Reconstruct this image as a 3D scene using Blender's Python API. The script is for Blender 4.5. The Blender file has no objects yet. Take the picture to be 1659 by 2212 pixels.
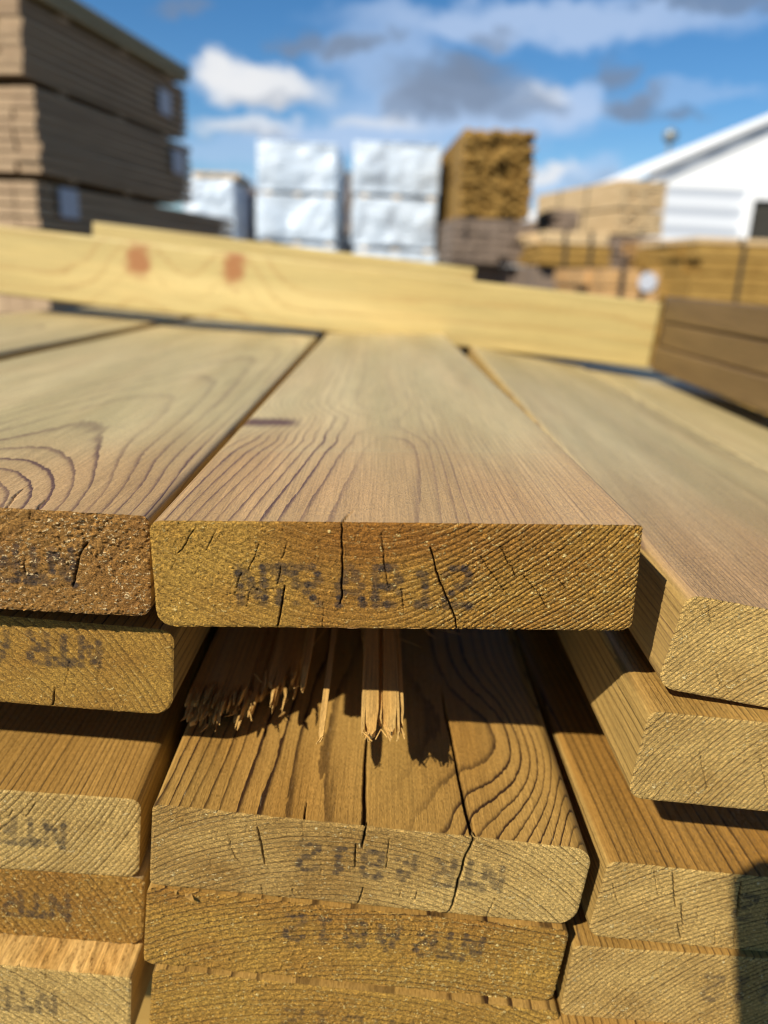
import bpy, math, random
import numpy as np
from math import radians, sin, cos, tan, atan2, sqrt, floor
from mathutils import Matrix, Vector

rng = np.random.default_rng(7)
random.seed(7)
scene = bpy.context.scene
COL = scene.collection

# ------------------------------------------------------------------ frames
F, CX, CY = 1661.0, 829.5, 1106.0        # focal length and centre of a 1659 x 2212 frame
CAMZ = 1.30

def unp(x, y):
    v = np.array([(x - CX) / F, -(y - CY) / F, 1.0])
    return v / np.linalg.norm(v)

def frame(slope):
    Y = unp(824, 581)
    p = unp(824 + 1000 * cos(radians(slope)), 581 + 1000 * sin(radians(slope)))
    X = p - np.dot(p, Y) * Y
    X /= np.linalg.norm(X)
    Z = np.cross(X, Y)
    if Z[1] < 0:
        Z = -Z
    return np.stack([X, Y, Z], 1)

SW = frame(2.5)                # world axes, in camera coordinates (columns)
SS = frame(6.4)                # axes of the leaning timber stack
C2W = SW.T
S2W = C2W @ SS
ORG = np.array([0, 0, CAMZ])

def wp(px, py, D):             # world point D metres ahead on the line of sight
    r = C2W @ unp(px, py)
    return ORG + r * (D / r[1])

def stack_matrix(pos, R=np.eye(3)):
    M = np.eye(4)
    M[:3, :3] = S2W @ R
    M[:3, 3] = ORG + S2W @ np.array(pos)
    return Matrix(M.tolist())

def rot(y, p, r):
    y, p, r = radians(y), radians(p), radians(r)
    Rz = np.array([[cos(y), -sin(y), 0], [sin(y), cos(y), 0], [0, 0, 1]])
    Rx = np.array([[1, 0, 0], [0, cos(p), -sin(p)], [0, sin(p), cos(p)]])
    Ry = np.array([[cos(r), 0, sin(r)], [0, 1, 0], [-sin(r), 0, cos(r)]])
    return Rz @ Rx @ Ry

# ------------------------------------------------------------------ noise
def _h(ix, iy, iz, seed):
    n = (ix.astype(np.int64) * 374761393 + iy.astype(np.int64) * 668265263 + iz.astype(np.int64) * 1274126177 + seed * 362437) & 0xFFFFFFFF
    n = ((n ^ (n >> 13)) * 1274126177) & 0xFFFFFFFF
    n = (n ^ (n >> 16)) & 0xFFFFFFFF
    return n.astype(np.float64) / 4294967295.0

def vn(x, y, z, seed=0):
    x, y, z = np.broadcast_arrays(np.asarray(x, float), np.asarray(y, float), np.asarray(z, float))
    ix, iy, iz = np.floor(x), np.floor(y), np.floor(z)
    fx, fy, fz = x - ix, y - iy, z - iz
    fx = fx * fx * (3 - 2 * fx); fy = fy * fy * (3 - 2 * fy); fz = fz * fz * (3 - 2 * fz)
    def c(a, b, d):
        return _h(ix + a, iy + b, iz + d, seed)
    x00 = c(0, 0, 0) * (1 - fx) + c(1, 0, 0) * fx
    x10 = c(0, 1, 0) * (1 - fx) + c(1, 1, 0) * fx
    x01 = c(0, 0, 1) * (1 - fx) + c(1, 0, 1) * fx
    x11 = c(0, 1, 1) * (1 - fx) + c(1, 1, 1) * fx
    return ((x00 * (1 - fy) + x10 * fy) * (1 - fz) + (x01 * (1 - fy) + x11 * fy) * fz) * 2 - 1

def sstep(a, b, x):
    t = np.clip((x - a) / (b - a), 0, 1)
    return t * t * (3 - 2 * t)

# ------------------------------------------------------------------ mesh helpers
def mesh_obj(name, verts, quads, mats, attrs=None, vattrs=None, midx=None, smooth=None, M=None, parent=None):
    verts = np.asarray(verts, np.float32)
    me = bpy.data.meshes.new(name)
    me.vertices.add(len(verts))
    me.vertices.foreach_set('co', verts.ravel())
    if isinstance(quads, np.ndarray):
        nf = len(quads)
        me.loops.add(nf * 4)
        me.loops.foreach_set('vertex_index', quads.astype(np.int32).ravel())
        me.polygons.add(nf)
        me.polygons.foreach_set('loop_start', np.arange(nf, dtype=np.int32) * 4)
    else:
        nf = len(quads)
        lt = np.array([len(f) for f in quads], np.int32)
        me.loops.add(int(lt.sum()))
        me.loops.foreach_set('vertex_index', np.concatenate([np.asarray(f) for f in quads]).astype(np.int32))
        me.polygons.add(nf)
        me.polygons.foreach_set('loop_start', np.concatenate([[0], np.cumsum(lt)[:-1]]).astype(np.int32))
    for m in mats:
        me.materials.append(m)
    if midx is not None:
        me.polygons.foreach_set('material_index', np.asarray(midx, np.int32))
    if smooth is None:
        smooth = np.zeros(nf, bool)
    elif smooth is True:
        smooth = np.ones(nf, bool)
    me.update(calc_edges=True)
    me.polygons.foreach_set('use_smooth', smooth)
    for k, a in (attrs or {}).items():
        at = me.attributes.new(k, 'FLOAT', 'POINT')
        at.data.foreach_set('value', np.asarray(a, np.float32))
    for k, a in (vattrs or {}).items():
        at = me.attributes.new(k, 'FLOAT_VECTOR', 'POINT')
        at.data.foreach_set('vector', np.asarray(a, np.float32).ravel())
    me.validate()
    o = bpy.data.objects.new(name, me)
    COL.objects.link(o)
    if parent:
        o.parent = parent
    if M is not None:
        o.matrix_world = M
    return o

class MB:
    """collects boxes, prisms and grids with a random value per piece"""
    def __init__(s):
        s.v, s.f, s.r = [], [], []
    def n(s):
        return len(s.v)
    def add(s, vs, fs, r=0.5):
        b = len(s.v)
        s.v += [tuple(v) for v in vs]
        s.f += [tuple(b + i for i in f) for f in fs]
        s.r += [r] * len(vs)
    def box(s, x0, x1, y0, y1, z0, z1, r=0.5, ch=0.0):
        if ch <= 0:
            vs = [(x, y, z) for x in (x0, x1) for y in (y0, y1) for z in (z0, z1)]
            s.add(vs, [(0, 1, 3, 2), (4, 6, 7, 5), (0, 4, 5, 1), (2, 3, 7, 6), (0, 2, 6, 4), (1, 5, 7, 3)], r)
        else:
            c = ch                                     # bar along y with chamfered long edges
            pr = [(x0 + c, z0), (x1 - c, z0), (x1, z0 + c), (x1, z1 - c), (x1 - c, z1), (x0 + c, z1), (x0, z1 - c), (x0, z0 + c)]
            vs = [(x, y0, z) for x, z in pr] + [(x, y1, z) for x, z in pr]
            fs = [tuple(range(8)), tuple(reversed(range(8, 16)))] + [(i, i + 8, (i + 1) % 8 + 8, (i + 1) % 8) for i in range(8)]
            s.add(vs, fs, r)
    def prism(s, poly, y0, y1, r=0.5):                  # polygon in x,z pushed along y
        n = len(poly)
        vs = [(x, y0, z) for x, z in poly] + [(x, y1, z) for x, z in poly]
        fs = [tuple(range(n)), tuple(reversed(range(n, 2 * n)))] + [(i, i + n, (i + 1) % n + n, (i + 1) % n) for i in range(n)]
        s.add(vs, fs, r)
    def lathe(s, prof, cx, cy, n=16, r=0.5):
        vs, fs = [], []
        for (rad, z) in prof:
            for k in range(n):
                a = 2 * math.pi * k / n
                vs.append((cx + rad * cos(a), cy + rad * sin(a), z))
        for i in range(len(prof) - 1):
            for k in range(n):
                fs.append((i * n + k, i * n + (k + 1) % n, (i + 1) * n + (k + 1) % n, (i + 1) * n + k))
        fs.append(tuple(reversed(range(n))))
        fs.append(tuple((len(prof) - 1) * n + k for k in range(n)))
        s.add(vs, fs, r)
    def build(s, name, mat, parent=None, M=None, smooth=None):
        o = mesh_obj(name, np.array(s.v), s.f, [mat], attrs={'rnd': s.r}, M=M, smooth=smooth)
        me = o.data
        import bmesh
        bm = bmesh.new(); bm.from_mesh(me)
        bmesh.ops.recalc_face_normals(bm, faces=bm.faces)
        bm.to_mesh(me); bm.free()
        if parent:
            o.parent = parent
        return o

def tag(o, label=None, cat=None, group=None, kind=None):
    if label: o['label'] = label
    if cat: o['category'] = cat
    if group: o['group'] = group
    if kind: o['kind'] = kind
    return o

def empty(name, loc, rz=0.0):
    o = bpy.data.objects.new(name, None)
    COL.objects.link(o)
    o.location = loc
    o.rotation_euler = (0, 0, rz)
    o.empty_display_size = 0.1
    return o

# ------------------------------------------------------------------ node helpers
class NT:
    def __init__(s, name, world=False):
        if world:
            s.m = bpy.data.worlds.new(name); scene.world = s.m
        else:
            s.m = bpy.data.materials.new(name)
        s.m.use_nodes = True
        s.t = s.m.node_tree
        s.t.nodes.clear()
        s.out = s.t.nodes.new('ShaderNodeOutputWorld' if world else 'ShaderNodeOutputMaterial')
    def node(s, ty, ins=None, **kw):
        n = s.t.nodes.new(ty)
        for k, v in kw.items():
            setattr(n, k, v)
        for k, v in (ins or {}).items():
            s.put(n.inputs[k], v)
        return n
    def put(s, sock, v):
        if isinstance(v, bpy.types.NodeSocket):
            s.t.links.new(v, sock)
        else:
            if hasattr(sock.default_value, '__len__') and len(sock.default_value) == 4 and len(v) == 3:
                v = (*v, 1.0)
            sock.default_value = v
    def attr(s, name, out='Fac'):
        return s.node('ShaderNodeAttribute', attribute_name=name).outputs[out]
    def math(s, op, a, b=None, c=None, clamp=False):
        n = s.node('ShaderNodeMath', operation=op, use_clamp=clamp)
        for i, v in enumerate((a, b, c)):
            if v is not None:
                s.put(n.inputs[i], v)
        return n.outputs[0]
    def vmath(s, op, a, b=None):
        n = s.node('ShaderNodeVectorMath', operation=op)
        s.put(n.inputs[0], a)
        if b is not None:
            s.put(n.inputs[1], b)
        return n.outputs['Value'] if op in ('LENGTH', 'DOT_PRODUCT') else n.outputs['Vector']
    def mix(s, f, a, b, blend='MIX'):
        n = s.node('ShaderNodeMix', data_type='RGBA', blend_type=blend)
        s.put(n.inputs[0], f); s.put(n.inputs[6], a); s.put(n.inputs[7], b)
        return n.outputs[2]
    def noise(s, vec, scale, detail=2.0, rough=0.5, out='Fac', dist=0.0):
        n = s.node('ShaderNodeTexNoise', {'Vector': vec, 'Scale': scale, 'Detail': detail, 'Roughness': rough, 'Distortion': dist})
        return n.outputs[out]
    def rng(s, v, a, b, c, d, smooth=False):
        n = s.node('ShaderNodeMapRange', {'Value': v, 'From Min': a, 'From Max': b, 'To Min': c, 'To Max': d})
        if smooth:
            n.interpolation_type = 'SMOOTHSTEP'
        return n.outputs[0]
    def ramp(s, f, pts, interp='LINEAR'):
        n = s.node('ShaderNodeValToRGB', {'Fac': f})
        cr = n.color_ramp
        cr.interpolation = interp
        while len(cr.elements) < len(pts):
            cr.elements.new(0.5)
        for e, (p, c) in zip(cr.elements, pts):
            e.position = p
            e.color = (c, c, c, 1) if not hasattr(c, '__len__') else (*c, 1)
        return n.outputs[0]
    def pbr(s, col, rough=0.6, bump=None, bstr=0.3, bdist=0.0005, spec=0.4, **kw):
        ins = {'Base Color': col, 'Roughness': rough, 'Specular IOR Level': spec}
        ins.update(kw)
        p = s.node('ShaderNodeBsdfPrincipled', ins)
        if bump is not None:
            b = s.node('ShaderNodeBump', {'Height': bump, 'Strength': bstr, 'Distance': bdist})
            s.t.links.new(b.outputs[0], p.inputs['Normal'])
        s.t.links.new(p.outputs[0], s.out.inputs['Surface'])
        return s.m

RINGPTS = [(0.0, 0.0), (0.45, 0.06), (0.72, 0.35), (0.86, 0.85), (0.95, 1.0), (0.985, 0.8), (1.0, 0.0)]

SIDEPTS = [(0.0, 0.0), (0.55, 0.04), (0.76, 0.18), (0.87, 0.75), (0.94, 1.0), (0.985, 0.85), (1.0, 0.0)]

def side_mat(name, olive, tan_, late, knotc, ringstr=0.8, fib=0.35, rough=0.48):
    """planed long-grain timber, driven by the growth-ring field stored on the mesh"""
    t = NT(name)
    rest = t.attr('rest', 'Vector')
    ph = t.attr('phase')
    wob = t.noise(t.vmath('MULTIPLY', rest, (260, 9, 260)), 1.0, 2.0)
    wob2 = t.noise(t.vmath('MULTIPLY', rest, (900, 140, 900)), 1.0, 1.0)
    p = t.math('ADD', ph, t.math('ADD', t.math('MULTIPLY', t.math('SUBTRACT', wob, 0.5), 0.35), t.math('MULTIPLY', t.math('SUBTRACT', wob2, 0.5), 0.16)))
    f = t.math('FRACT', p)
    prof = t.ramp(f, SIDEPTS)
    rv = t.node('ShaderNodeTexWhiteNoise', {'W': t.math('FLOOR', p)}, noise_dimensions='1D').outputs['Value']
    patch = t.noise(t.vmath('MULTIPLY', rest, (30, 6, 30)), 1.0, 2.0)
    k = t.math('MULTIPLY', t.math('MULTIPLY', prof, t.rng(rv, 0, 1, 0.45, 1.0)), t.rng(patch, 0.3, 0.7, 0.55, 1.1))
    k = t.math('MULTIPLY', k, t.math('MULTIPLY', t.attr('late'), ringstr), clamp=True)
    ti = t.math('ADD', t.attr('tint'), t.math('MULTIPLY', t.math('SUBTRACT', t.noise(t.vmath('MULTIPLY', rest, (45, 5, 45)), 1.0, 3.0), 0.5), 0.7), clamp=True)
    base = t.mix(ti, olive, tan_)
    broad = t.noise(t.vmath('MULTIPLY', rest, (28, 2.2, 28)), 1.0, 3.0, 0.55)
    bb = t.rng(broad, 0.32, 0.68, 0.80, 1.16)
    base = t.mix(1.0, base, t.node('ShaderNodeCombineColor', {0: bb, 1: t.math('MULTIPLY', bb, 1.0), 2: t.math('POWER', bb, 1.25)}).outputs[0], 'MULTIPLY')
    base = t.mix(t.math('MULTIPLY', t.attr('warm'), 0.85), base, (0.40, 0.255, 0.075))
    col = t.mix(k, base, late)
    sp = t.node('ShaderNodeTexWhiteNoise', {'Vector': t.vmath('FLOOR', t.vmath('MULTIPLY', rest, (3300, 900, 3300)))}, noise_dimensions='3D').outputs['Value']
    fb = t.noise(t.vmath('MULTIPLY', rest, (1700, 22, 1700)), 1.0, 3.0, 0.6)
    fb2 = t.noise(t.vmath('MULTIPLY', rest, (3800, 420, 3800)), 1.0, 2.0, 0.6)
    mul = t.math('ADD', t.rng(fb, 0.25, 0.75, 1 - fib * 0.5, 1 + fib * 0.5), t.math('ADD', t.rng(fb2, 0.3, 0.7, -0.14, 0.14), t.rng(sp, 0, 1, -0.07, 0.07)))
    gl = t.rng(t.noise(t.vmath('MULTIPLY', rest, (2400, 90, 2400)), 1.0, 1.0), 0.70, 0.80, 0.0, 0.45)
    col = t.mix(1.0, col, t.node('ShaderNodeCombineColor', {0: mul, 1: mul, 2: mul}).outputs[0], 'MULTIPLY')
    col = t.mix(t.math('MULTIPLY', gl, t.math('MULTIPLY', k, 1.3, clamp=True)), col, (0.62, 0.5, 0.3))
    kn = t.attr('knot')
    col = t.mix(t.rng(kn, 0.05, 0.95, 0, 0.95), col, knotc)
    crack_shade = t.attr('crack_shade')
    col = t.mix(t.math('MULTIPLY', crack_shade, 0.85, clamp=True), col, (0.012, 0.007, 0.004))  # shade inside the top-face cracks, painted into the colour
    h = t.math('ADD', t.math('ADD', t.math('MULTIPLY', fb2, 0.5), t.math('MULTIPLY', sp, 0.12)), t.math('ADD', t.math('MULTIPLY', fb, 0.6), t.math('MULTIPLY', k, 0.5)))
    return t.pbr(col, t.rng(fb2, 0.2, 0.8, rough - 0.08, rough + 0.14), h, 0.45, 0.00018, 0.45)

def end_mat(name, gold, brown, dark, pale):
    """sawn end grain: rings, torn fibres, pale chips and faded ink"""
    t = NT(name)
    rest = t.attr('rest', 'Vector')
    ph = t.attr('phase')
    chip = t.attr('chip')
    rr = t.attr('ringc')
    n1 = t.noise(t.vmath('MULTIPLY', rest, (1100, 1, 1400)), 1.0, 2.0)
    p = t.math('ADD', ph, t.math('MULTIPLY', t.math('SUBTRACT', n1, 0.5), 0.42))
    f = t.math('FRACT', p)
    prof = t.ramp(f, RINGPTS)
    rv = t.node('ShaderNodeTexWhiteNoise', {'W': t.math('FLOOR', p)}, noise_dimensions='1D').outputs['Value']
    k = t.math('MULTIPLY', t.math('MULTIPLY', prof, t.rng(rv, 0, 1, 0.35, 1.0)), rr, clamp=True)
    big = t.noise(t.vmath('MULTIPLY', rest, (38, 1, 60)), 1.0, 3.0)
    ti = t.math('ADD', t.attr('tint'), t.math('MULTIPLY', t.math('SUBTRACT', big, 0.5), 1.3), clamp=True)
    base = t.mix(ti, gold, brown)
    col = t.mix(t.math('MULTIPLY', k, 0.9, clamp=True), base, dark)
    edge = t.rng(t.math('ABSOLUTE', t.math('SUBTRACT', f, 0.06)), 0.0, 0.10, 1.0, 0.0)
    brk = t.noise(t.vmath('MULTIPLY', rest, (150, 1, 260)), 1.0, 3.0, 0.6)
    col = t.mix(t.math('MULTIPLY', t.math('MULTIPLY', t.math('MULTIPLY', edge, rr), t.rng(rv, 0, 1, 0.0, 0.6)), t.rng(brk, 0.42, 0.62, 0.15, 1.0), clamp=True), col, pale)
    fine = t.noise(t.vmath('MULTIPLY', rest, (2300, 1, 3100)), 1.0, 3.0, 0.7)
    mid = t.noise(t.vmath('MULTIPLY', rest, (620, 1, 1050)), 1.0, 3.0, 0.65)
    cells = t.node('ShaderNodeTexVoronoi', {'Vector': t.vmath('MULTIPLY', rest, (2500, 0.0, 3300)), 'Scale': 1.0})
    cr_ = t.node('ShaderNodeSeparateColor', {0: cells.outputs['Color']}).outputs[1]
    mul = t.math('ADD', t.math('ADD', t.rng(fine, 0.33, 0.67, 0.52, 1.30), t.rng(mid, 0.33, 0.67, -0.25, 0.25)), t.math('ADD', t.math('MULTIPLY', t.math('POWER', cr_, 3.0), 0.60), -0.14))
    col = t.mix(1.0, col, t.node('ShaderNodeCombineColor', {0: mul, 1: mul, 2: mul}).outputs[0], 'MULTIPLY')
    # pale torn chips
    vd = t.node('ShaderNodeTexVoronoi', {'Vector': t.vmath('MULTIPLY', t.vmath('ADD', rest, t.vmath('MULTIPLY', t.noise(t.vmath('MULTIPLY', rest, (500, 1, 500)), 1.0, 1.0, out='Color'), (0.0034, 0, 0.0022))), (820, 0.0, 1400)), 'Scale': 1.0})
    rnd = t.node('ShaderNodeSeparateColor', {0: vd.outputs['Color']}).outputs[0]
    blob = t.rng(t.math('ADD', vd.outputs['Distance'], t.rng(t.noise(t.vmath('MULTIPLY', rest, (2600, 1, 2600)), 1.0, 1.0), 0.3, 0.7, -0.2, 0.25)), 0.2, 0.5, 1.0, 0.0)
    th = t.math('SUBTRACT', 1.0, t.math('MULTIPLY', t.math('MULTIPLY', chip, 0.40), t.rng(t.noise(t.vmath('MULTIPLY', rest, (70, 1, 110)), 1.0, 3.0), 0.35, 0.68, 0.25, 1.25)))
    cm = t.math('MULTIPLY', blob, t.rng(t.math('SUBTRACT', rnd, th), 0.0, 0.06, 0.0, 1.0))
    ink = t.attr('ink')
    inkn = t.noise(t.vmath('MULTIPLY', rest, (1500, 1, 1700)), 1.0, 3.0, 0.7)
    inkf = t.math('MULTIPLY', ink, t.rng(inkn, 0.34, 0.6, 0.62, 1.0), clamp=True)
    col = t.mix(inkf, col, (0.022, 0.020, 0.022))
    col = t.mix(t.math('MULTIPLY', cm, 0.85), col, pale)
    col = t.mix(t.math('MULTIPLY', t.attr('crack_shade'), 0.93, clamp=True), col, (0.008, 0.005, 0.003))  # occlusion of the end cracks, darkened in the base colour
    h = t.math('ADD', t.math('ADD', t.math('MULTIPLY', fine, 0.8), t.math('MULTIPLY', cr_, 0.7)), t.math('ADD', t.math('MULTIPLY', mid, 0.4), t.math('ADD', t.math('MULTIPLY', cm, 0.8), t.math('MULTIPLY', k, -0.5))))
    return t.pbr(col, t.rng(cm, 0, 1, 0.65, 0.4), h, 1.0, 0.0007, 0.22)

M_SIDE = side_mat('planed_timber', (0.46, 0.365, 0.175), (0.42, 0.252, 0.102), (0.11, 0.055, 0.036), (0.07, 0.020, 0.018), 1.15, 0.55)
M_WARM = side_mat('oiled_timber', (0.38, 0.222, 0.055), (0.29, 0.138, 0.024), (0.034, 0.014, 0.004), (0.09, 0.04, 0.02), 1.3, 0.7)
M_FRESH = side_mat('fresh_pine', (0.53, 0.41, 0.165), (0.47, 0.335, 0.115), (0.38, 0.235, 0.075), (0.33, 0.135, 0.045), 0.6, 0.4)
M_TORN = side_mat('torn_timber', (0.58, 0.37, 0.12), (0.46, 0.25, 0.06), (0.2, 0.095, 0.025), (0.2, 0.1, 0.04), 0.6, 0.8, 0.6)
M_WEATH = side_mat('weathered_board', (0.19, 0.118, 0.045), (0.11, 0.060, 0.020), (0.03, 0.015, 0.005), (0.06, 0.03, 0.015), 0.9, 0.7)
M_END = end_mat('sawn_end_grain', (0.44, 0.250, 0.043), (0.29, 0.120, 0.016), (0.045, 0.018, 0.003), (0.88, 0.66, 0.25))
M_ENDP = end_mat('pale_end_grain', (0.64, 0.42, 0.130), (0.29, 0.152, 0.030), (0.055, 0.025, 0.005), (0.92, 0.74, 0.36))
M_ENDD = end_mat('dark_torn_end_grain', (0.36, 0.190, 0.042), (0.25, 0.105, 0.020), (0.05, 0.02, 0.005), (0.92, 0.68, 0.34))

# ------------------------------------------------------------------ stamped lettering, 5 x 7 dots
FONT = {'N': '1000111001101011001110001'.ljust(35, '0'), }
FONT = {
 'N': ['10001', '11001', '11101', '10101', '10111', '10011', '10001'],
 'T': ['11111', '11111', '00100', '00100', '00100', '00100', '00100'],
 'R': ['11110', '10001', '10001', '11110', '10100', '10010', '10001'],
 'A': ['00100', '01010', '01010', '10001', '11111', '10001', '10001'],
 'B': ['11110', '10001', '10001', '11110', '10001', '10001', '11110'],
 '1': ['00100', '01100', '00100', '00100', '00100', '00100', '01110'],
 '2': ['01110', '10001', '00001', '00110', '01000', '10000', '11111'],
}

def ink_field(X, Z, text, x0, z0, pitch=9.9e-3, dot=1.66e-3, flip=True, shear=0.0, seed=0, strength=1.0):
    """ink density for text whose box starts at x0 (left) and z0 (top), or turned upside down"""
    r = np.random.default_rng(seed)
    out = np.zeros_like(X)
    Wt = .0693
    starts = [0.0, .0082, .0164, .0292, .0402, .0513, .0610]
    sc_ = (7 * pitch) / .0693
    for ci, ch in enumerate(text):
        for ro, row in enumerate(FONT[ch]):
            for co, b in enumerate(row):
                if b == '0' or r.random() < 0.06:
                    continue
                lx = starts[ci] * sc_ + co * dot * 0.86 + dot * 0.5
                lz = ro * dot + dot * 0.5
                if flip:
                    px, pz = x0 + Wt - lx, z0 - (7 * dot - lz)
                else:
                    px, pz = x0 + lx, z0 - lz
                px += r.normal(0, 0.00018); pz += r.normal(0, 0.00018) + shear * (px - x0)
                rad = dot * r.uniform(0.52, 0.74)
                s = r.uniform(0.45, 1.0) * strength
                sel = (np.abs(X - px) < rad * 1.6) & (np.abs(Z - pz) < rad * 1.6)
                d = np.hypot((X[sel] - px) / 1.1, Z[sel] - pz)
                out[sel] = np.maximum(out[sel], s * sstep(rad * 1.35, rad * 0.65, d))
    return out

# ------------------------------------------------------------------ boards
def seg_dist(X, Z, a, b):
    ax, az = a; bx, bz = b
    dx, dz = bx - ax, bz - az
    L2 = dx * dx + dz * dz + 1e-12
    t = np.clip(((X - ax) * dx + (Z - az) * dz) / L2, 0, 1)
    return np.hypot(X - ax - t * dx, Z - az - t * dz), t

def board(name, label, W, T, L, pos, ypr, pith, a=500.0, b=0.0, r0=0.1, seed=1, chip=0.4, tint=0.4, ringc=0.8,
          ttint=None, late=1.0, ink=None, cracks=(), tcracks=(), knots=(), bumps=(), cup=0.0, radii=(.003, .003, .004, .004),
          res=0.0003, tstep=3, relief=0.00012, rough=0.00010, drift=(0.0, 0.0), wav=0.0015, mats=None, yseg=None, R=None,
          slope=0.0, bow=None, xw=None, anchor=None, warm=1.0, kamp=.010, asym=0.0, pn=.012, group='boards of the near timber stack', parent=None, cat='board', warp=None, rslope=0.0):
    Rm = rot(*ypr) if R is None else R
    M = stack_matrix(pos, Rm)
    hw = W / 2
    # ring field
    def phase(x, y, z):
        px = pith[0] + drift[0] * y + pn * vn(y / 0.35, 0 * y, 0 * y, seed + 11)
        pz = pith[1] + drift[1] * y + pn * vn(y / 0.35, 0 * y + 5, 0 * y, seed + 12)
        xx = x if xw is None else x - xw(x, y)
        r = np.hypot(xx - px, z - pz)
        r = r + wav * vn(x / 0.045, y / 0.16, z / 0.045, seed + 13) + wav * 0.25 * vn(x / 0.012, y / 0.035, z / 0.012, seed + 14)
        r = r + rslope * y
        for (kx, ky, sx, sy, amp) in bumps:
            r = r + amp * np.exp(-((x - kx) / sx) ** 2 - ((y - ky) / sy) ** 2)
        for kn in knots:
            (kx, ky, kz, sx, sy, sz) = kn
            q = ((x - kx) / (sx * 3.2)) ** 2 + ((y - ky) / (sy * 3.2)) ** 2 + ((z - kz) / (sz * 3.2)) ** 2
            r = r + kamp * np.exp(-q)
        return (a * (r - r0) + b * (r - r0) ** 2) * (1 + asym * sstep(0, .05, xx - px))
    if anchor:
        ax_, ay_, fr_ = anchor[:3]
        off_ = float(phase(np.array([ax_]), np.array([ay_]), np.array([0.0]))[0]) - fr_ - 40
        if len(anchor) > 3:                     # the heart of an oval: the highest ring value near the given spot
            gx, gy = np.meshgrid(np.linspace(ax_ - .03, ax_ + .03, 60), np.linspace(0, ay_ + .07, 90))
            off_ = float(phase(gx, gy, 0 * gx).max()) - fr_ - 40
        phase0 = phase
        phase = lambda x, y, z: phase0(x, y, z) - off_
    def knotf(x, y, z):
        k = np.zeros_like(x)
        for (kx, ky, kz, sx, sy, sz) in knots:
            n = 0.25 * vn(x / 0.006, y / 0.006, z / 0.006, seed + 31)
            q = np.sqrt(((x - kx) / sx) ** 2 + ((y - ky) / sy) ** 2 + ((z - kz) / sz) ** 2) + n
            k = np.maximum(k, sstep(1.45, 0.40, q))
        return k
    def inset(d, rt, rb):
        o = np.zeros_like(d)
        m = d < rt
        o[m] = rt - np.sqrt(np.maximum(rt ** 2 - (rt - d[m]) ** 2, 0))
        m = (T - d) < rb
        o[m] = rb - np.sqrt(np.maximum(rb ** 2 - (rb - (T - d[m])) ** 2, 0))
        return o
    nx, nz = int(W / res) + 1, int(T / res) + 1
    d = np.linspace(0, T, nz)
    # denser rows are not needed: rounding is small
    xl = -hw + inset(d, radii[0], radii[2])
    xr = hw - inset(d, radii[1], radii[3])
    u = np.linspace(0, 1, nx)
    X = xl[:, None] + (xr - xl)[:, None] * u[None, :]
    Zg = np.repeat(-d[:, None], nx, 1)
    Y0 = np.zeros_like(X)
    # end displacement
    ph = phase(X, Y0, Zg)
    fr = ph - np.floor(ph)
    prof = np.interp(fr, [p for p, _ in RINGPTS], [c for _, c in RINGPTS])
    RC = ringc(X, Zg) if callable(ringc) else np.full(X.shape, ringc)
    CH = chip(X, Zg) if callable(chip) else np.full(X.shape, chip)
    TI = tint(X, Zg) if callable(tint) else np.full(X.shape, tint)
    h = relief * RC * (0.5 - prof)
    g = vn(X / 0.0007, Zg / 0.0005, Y0, seed + 1) + 0.8 * vn(X / 0.0016, Zg / 0.0011, Y0, seed + 2)
    h = h + rough * g * (0.75 + 0.5 * vn(X / 0.02, Zg / 0.01, Y0, seed + 6))
    white = np.random.default_rng(seed + 3).random(X.shape)
    h = h + rough * 2.2 * (white > 0.955) * np.random.default_rng(seed + 4).random(X.shape)
    h = h + 0.00025 * vn(X / 0.03, Zg / 0.02, Y0, seed + 5)
    edge = np.minimum(np.minimum(X - xl[:, None], xr[:, None] - X), np.minimum(-Zg, T + Zg))
    h = h - 0.0004 * sstep(0.0008, 0.0, edge)
    crack_shade = np.zeros_like(X)  # crack mask: recesses the end face and drives the painted crack shade
    Minv = np.array(M.inverted())
    def to_local(px, py):                       # sight line meets the end face
        o = Minv[:3, :3] @ ORG + Minv[:3, 3]
        r = Minv[:3, :3] @ (C2W @ unp(px, py))
        q = o + r * (-o[1] / r[1])
        return (q[0], q[2])
    def to_top(px, py):
        o = Minv[:3, :3] @ ORG + Minv[:3, 3]
        r = Minv[:3, :3] @ (C2W @ unp(px, py))
        q = o + r * (-o[2] / r[2])
        return (q[0], q[1])
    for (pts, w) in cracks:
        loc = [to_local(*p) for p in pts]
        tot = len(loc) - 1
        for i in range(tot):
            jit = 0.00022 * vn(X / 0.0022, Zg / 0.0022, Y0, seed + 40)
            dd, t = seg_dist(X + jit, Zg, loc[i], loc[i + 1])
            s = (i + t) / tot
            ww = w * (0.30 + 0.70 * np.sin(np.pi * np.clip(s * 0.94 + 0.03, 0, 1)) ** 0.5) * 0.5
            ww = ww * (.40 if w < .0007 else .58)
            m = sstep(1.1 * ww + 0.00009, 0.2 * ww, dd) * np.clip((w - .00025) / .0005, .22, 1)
            crack_shade = np.maximum(crack_shade, m)
    h = h - 0.0025 * crack_shade
    zc = cup * ((2 * X / W) ** 2)
    cap = np.stack([X, -h + slope * (-Zg), Zg + zc], -1).reshape(-1, 3)
    rest = np.stack([X, Y0, Zg], -1).reshape(-1, 3)
    idx = np.arange(nz * nx).reshape(nz, nx)
    cq = np.stack([idx[:-1, :-1], idx[1:, :-1], idx[1:, 1:], idx[:-1, 1:]], -1).reshape(-1, 4)
    inkv = np.zeros_like(X)
    if ink:
        inkv = ink_field(X, Zg, **ink)
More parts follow.
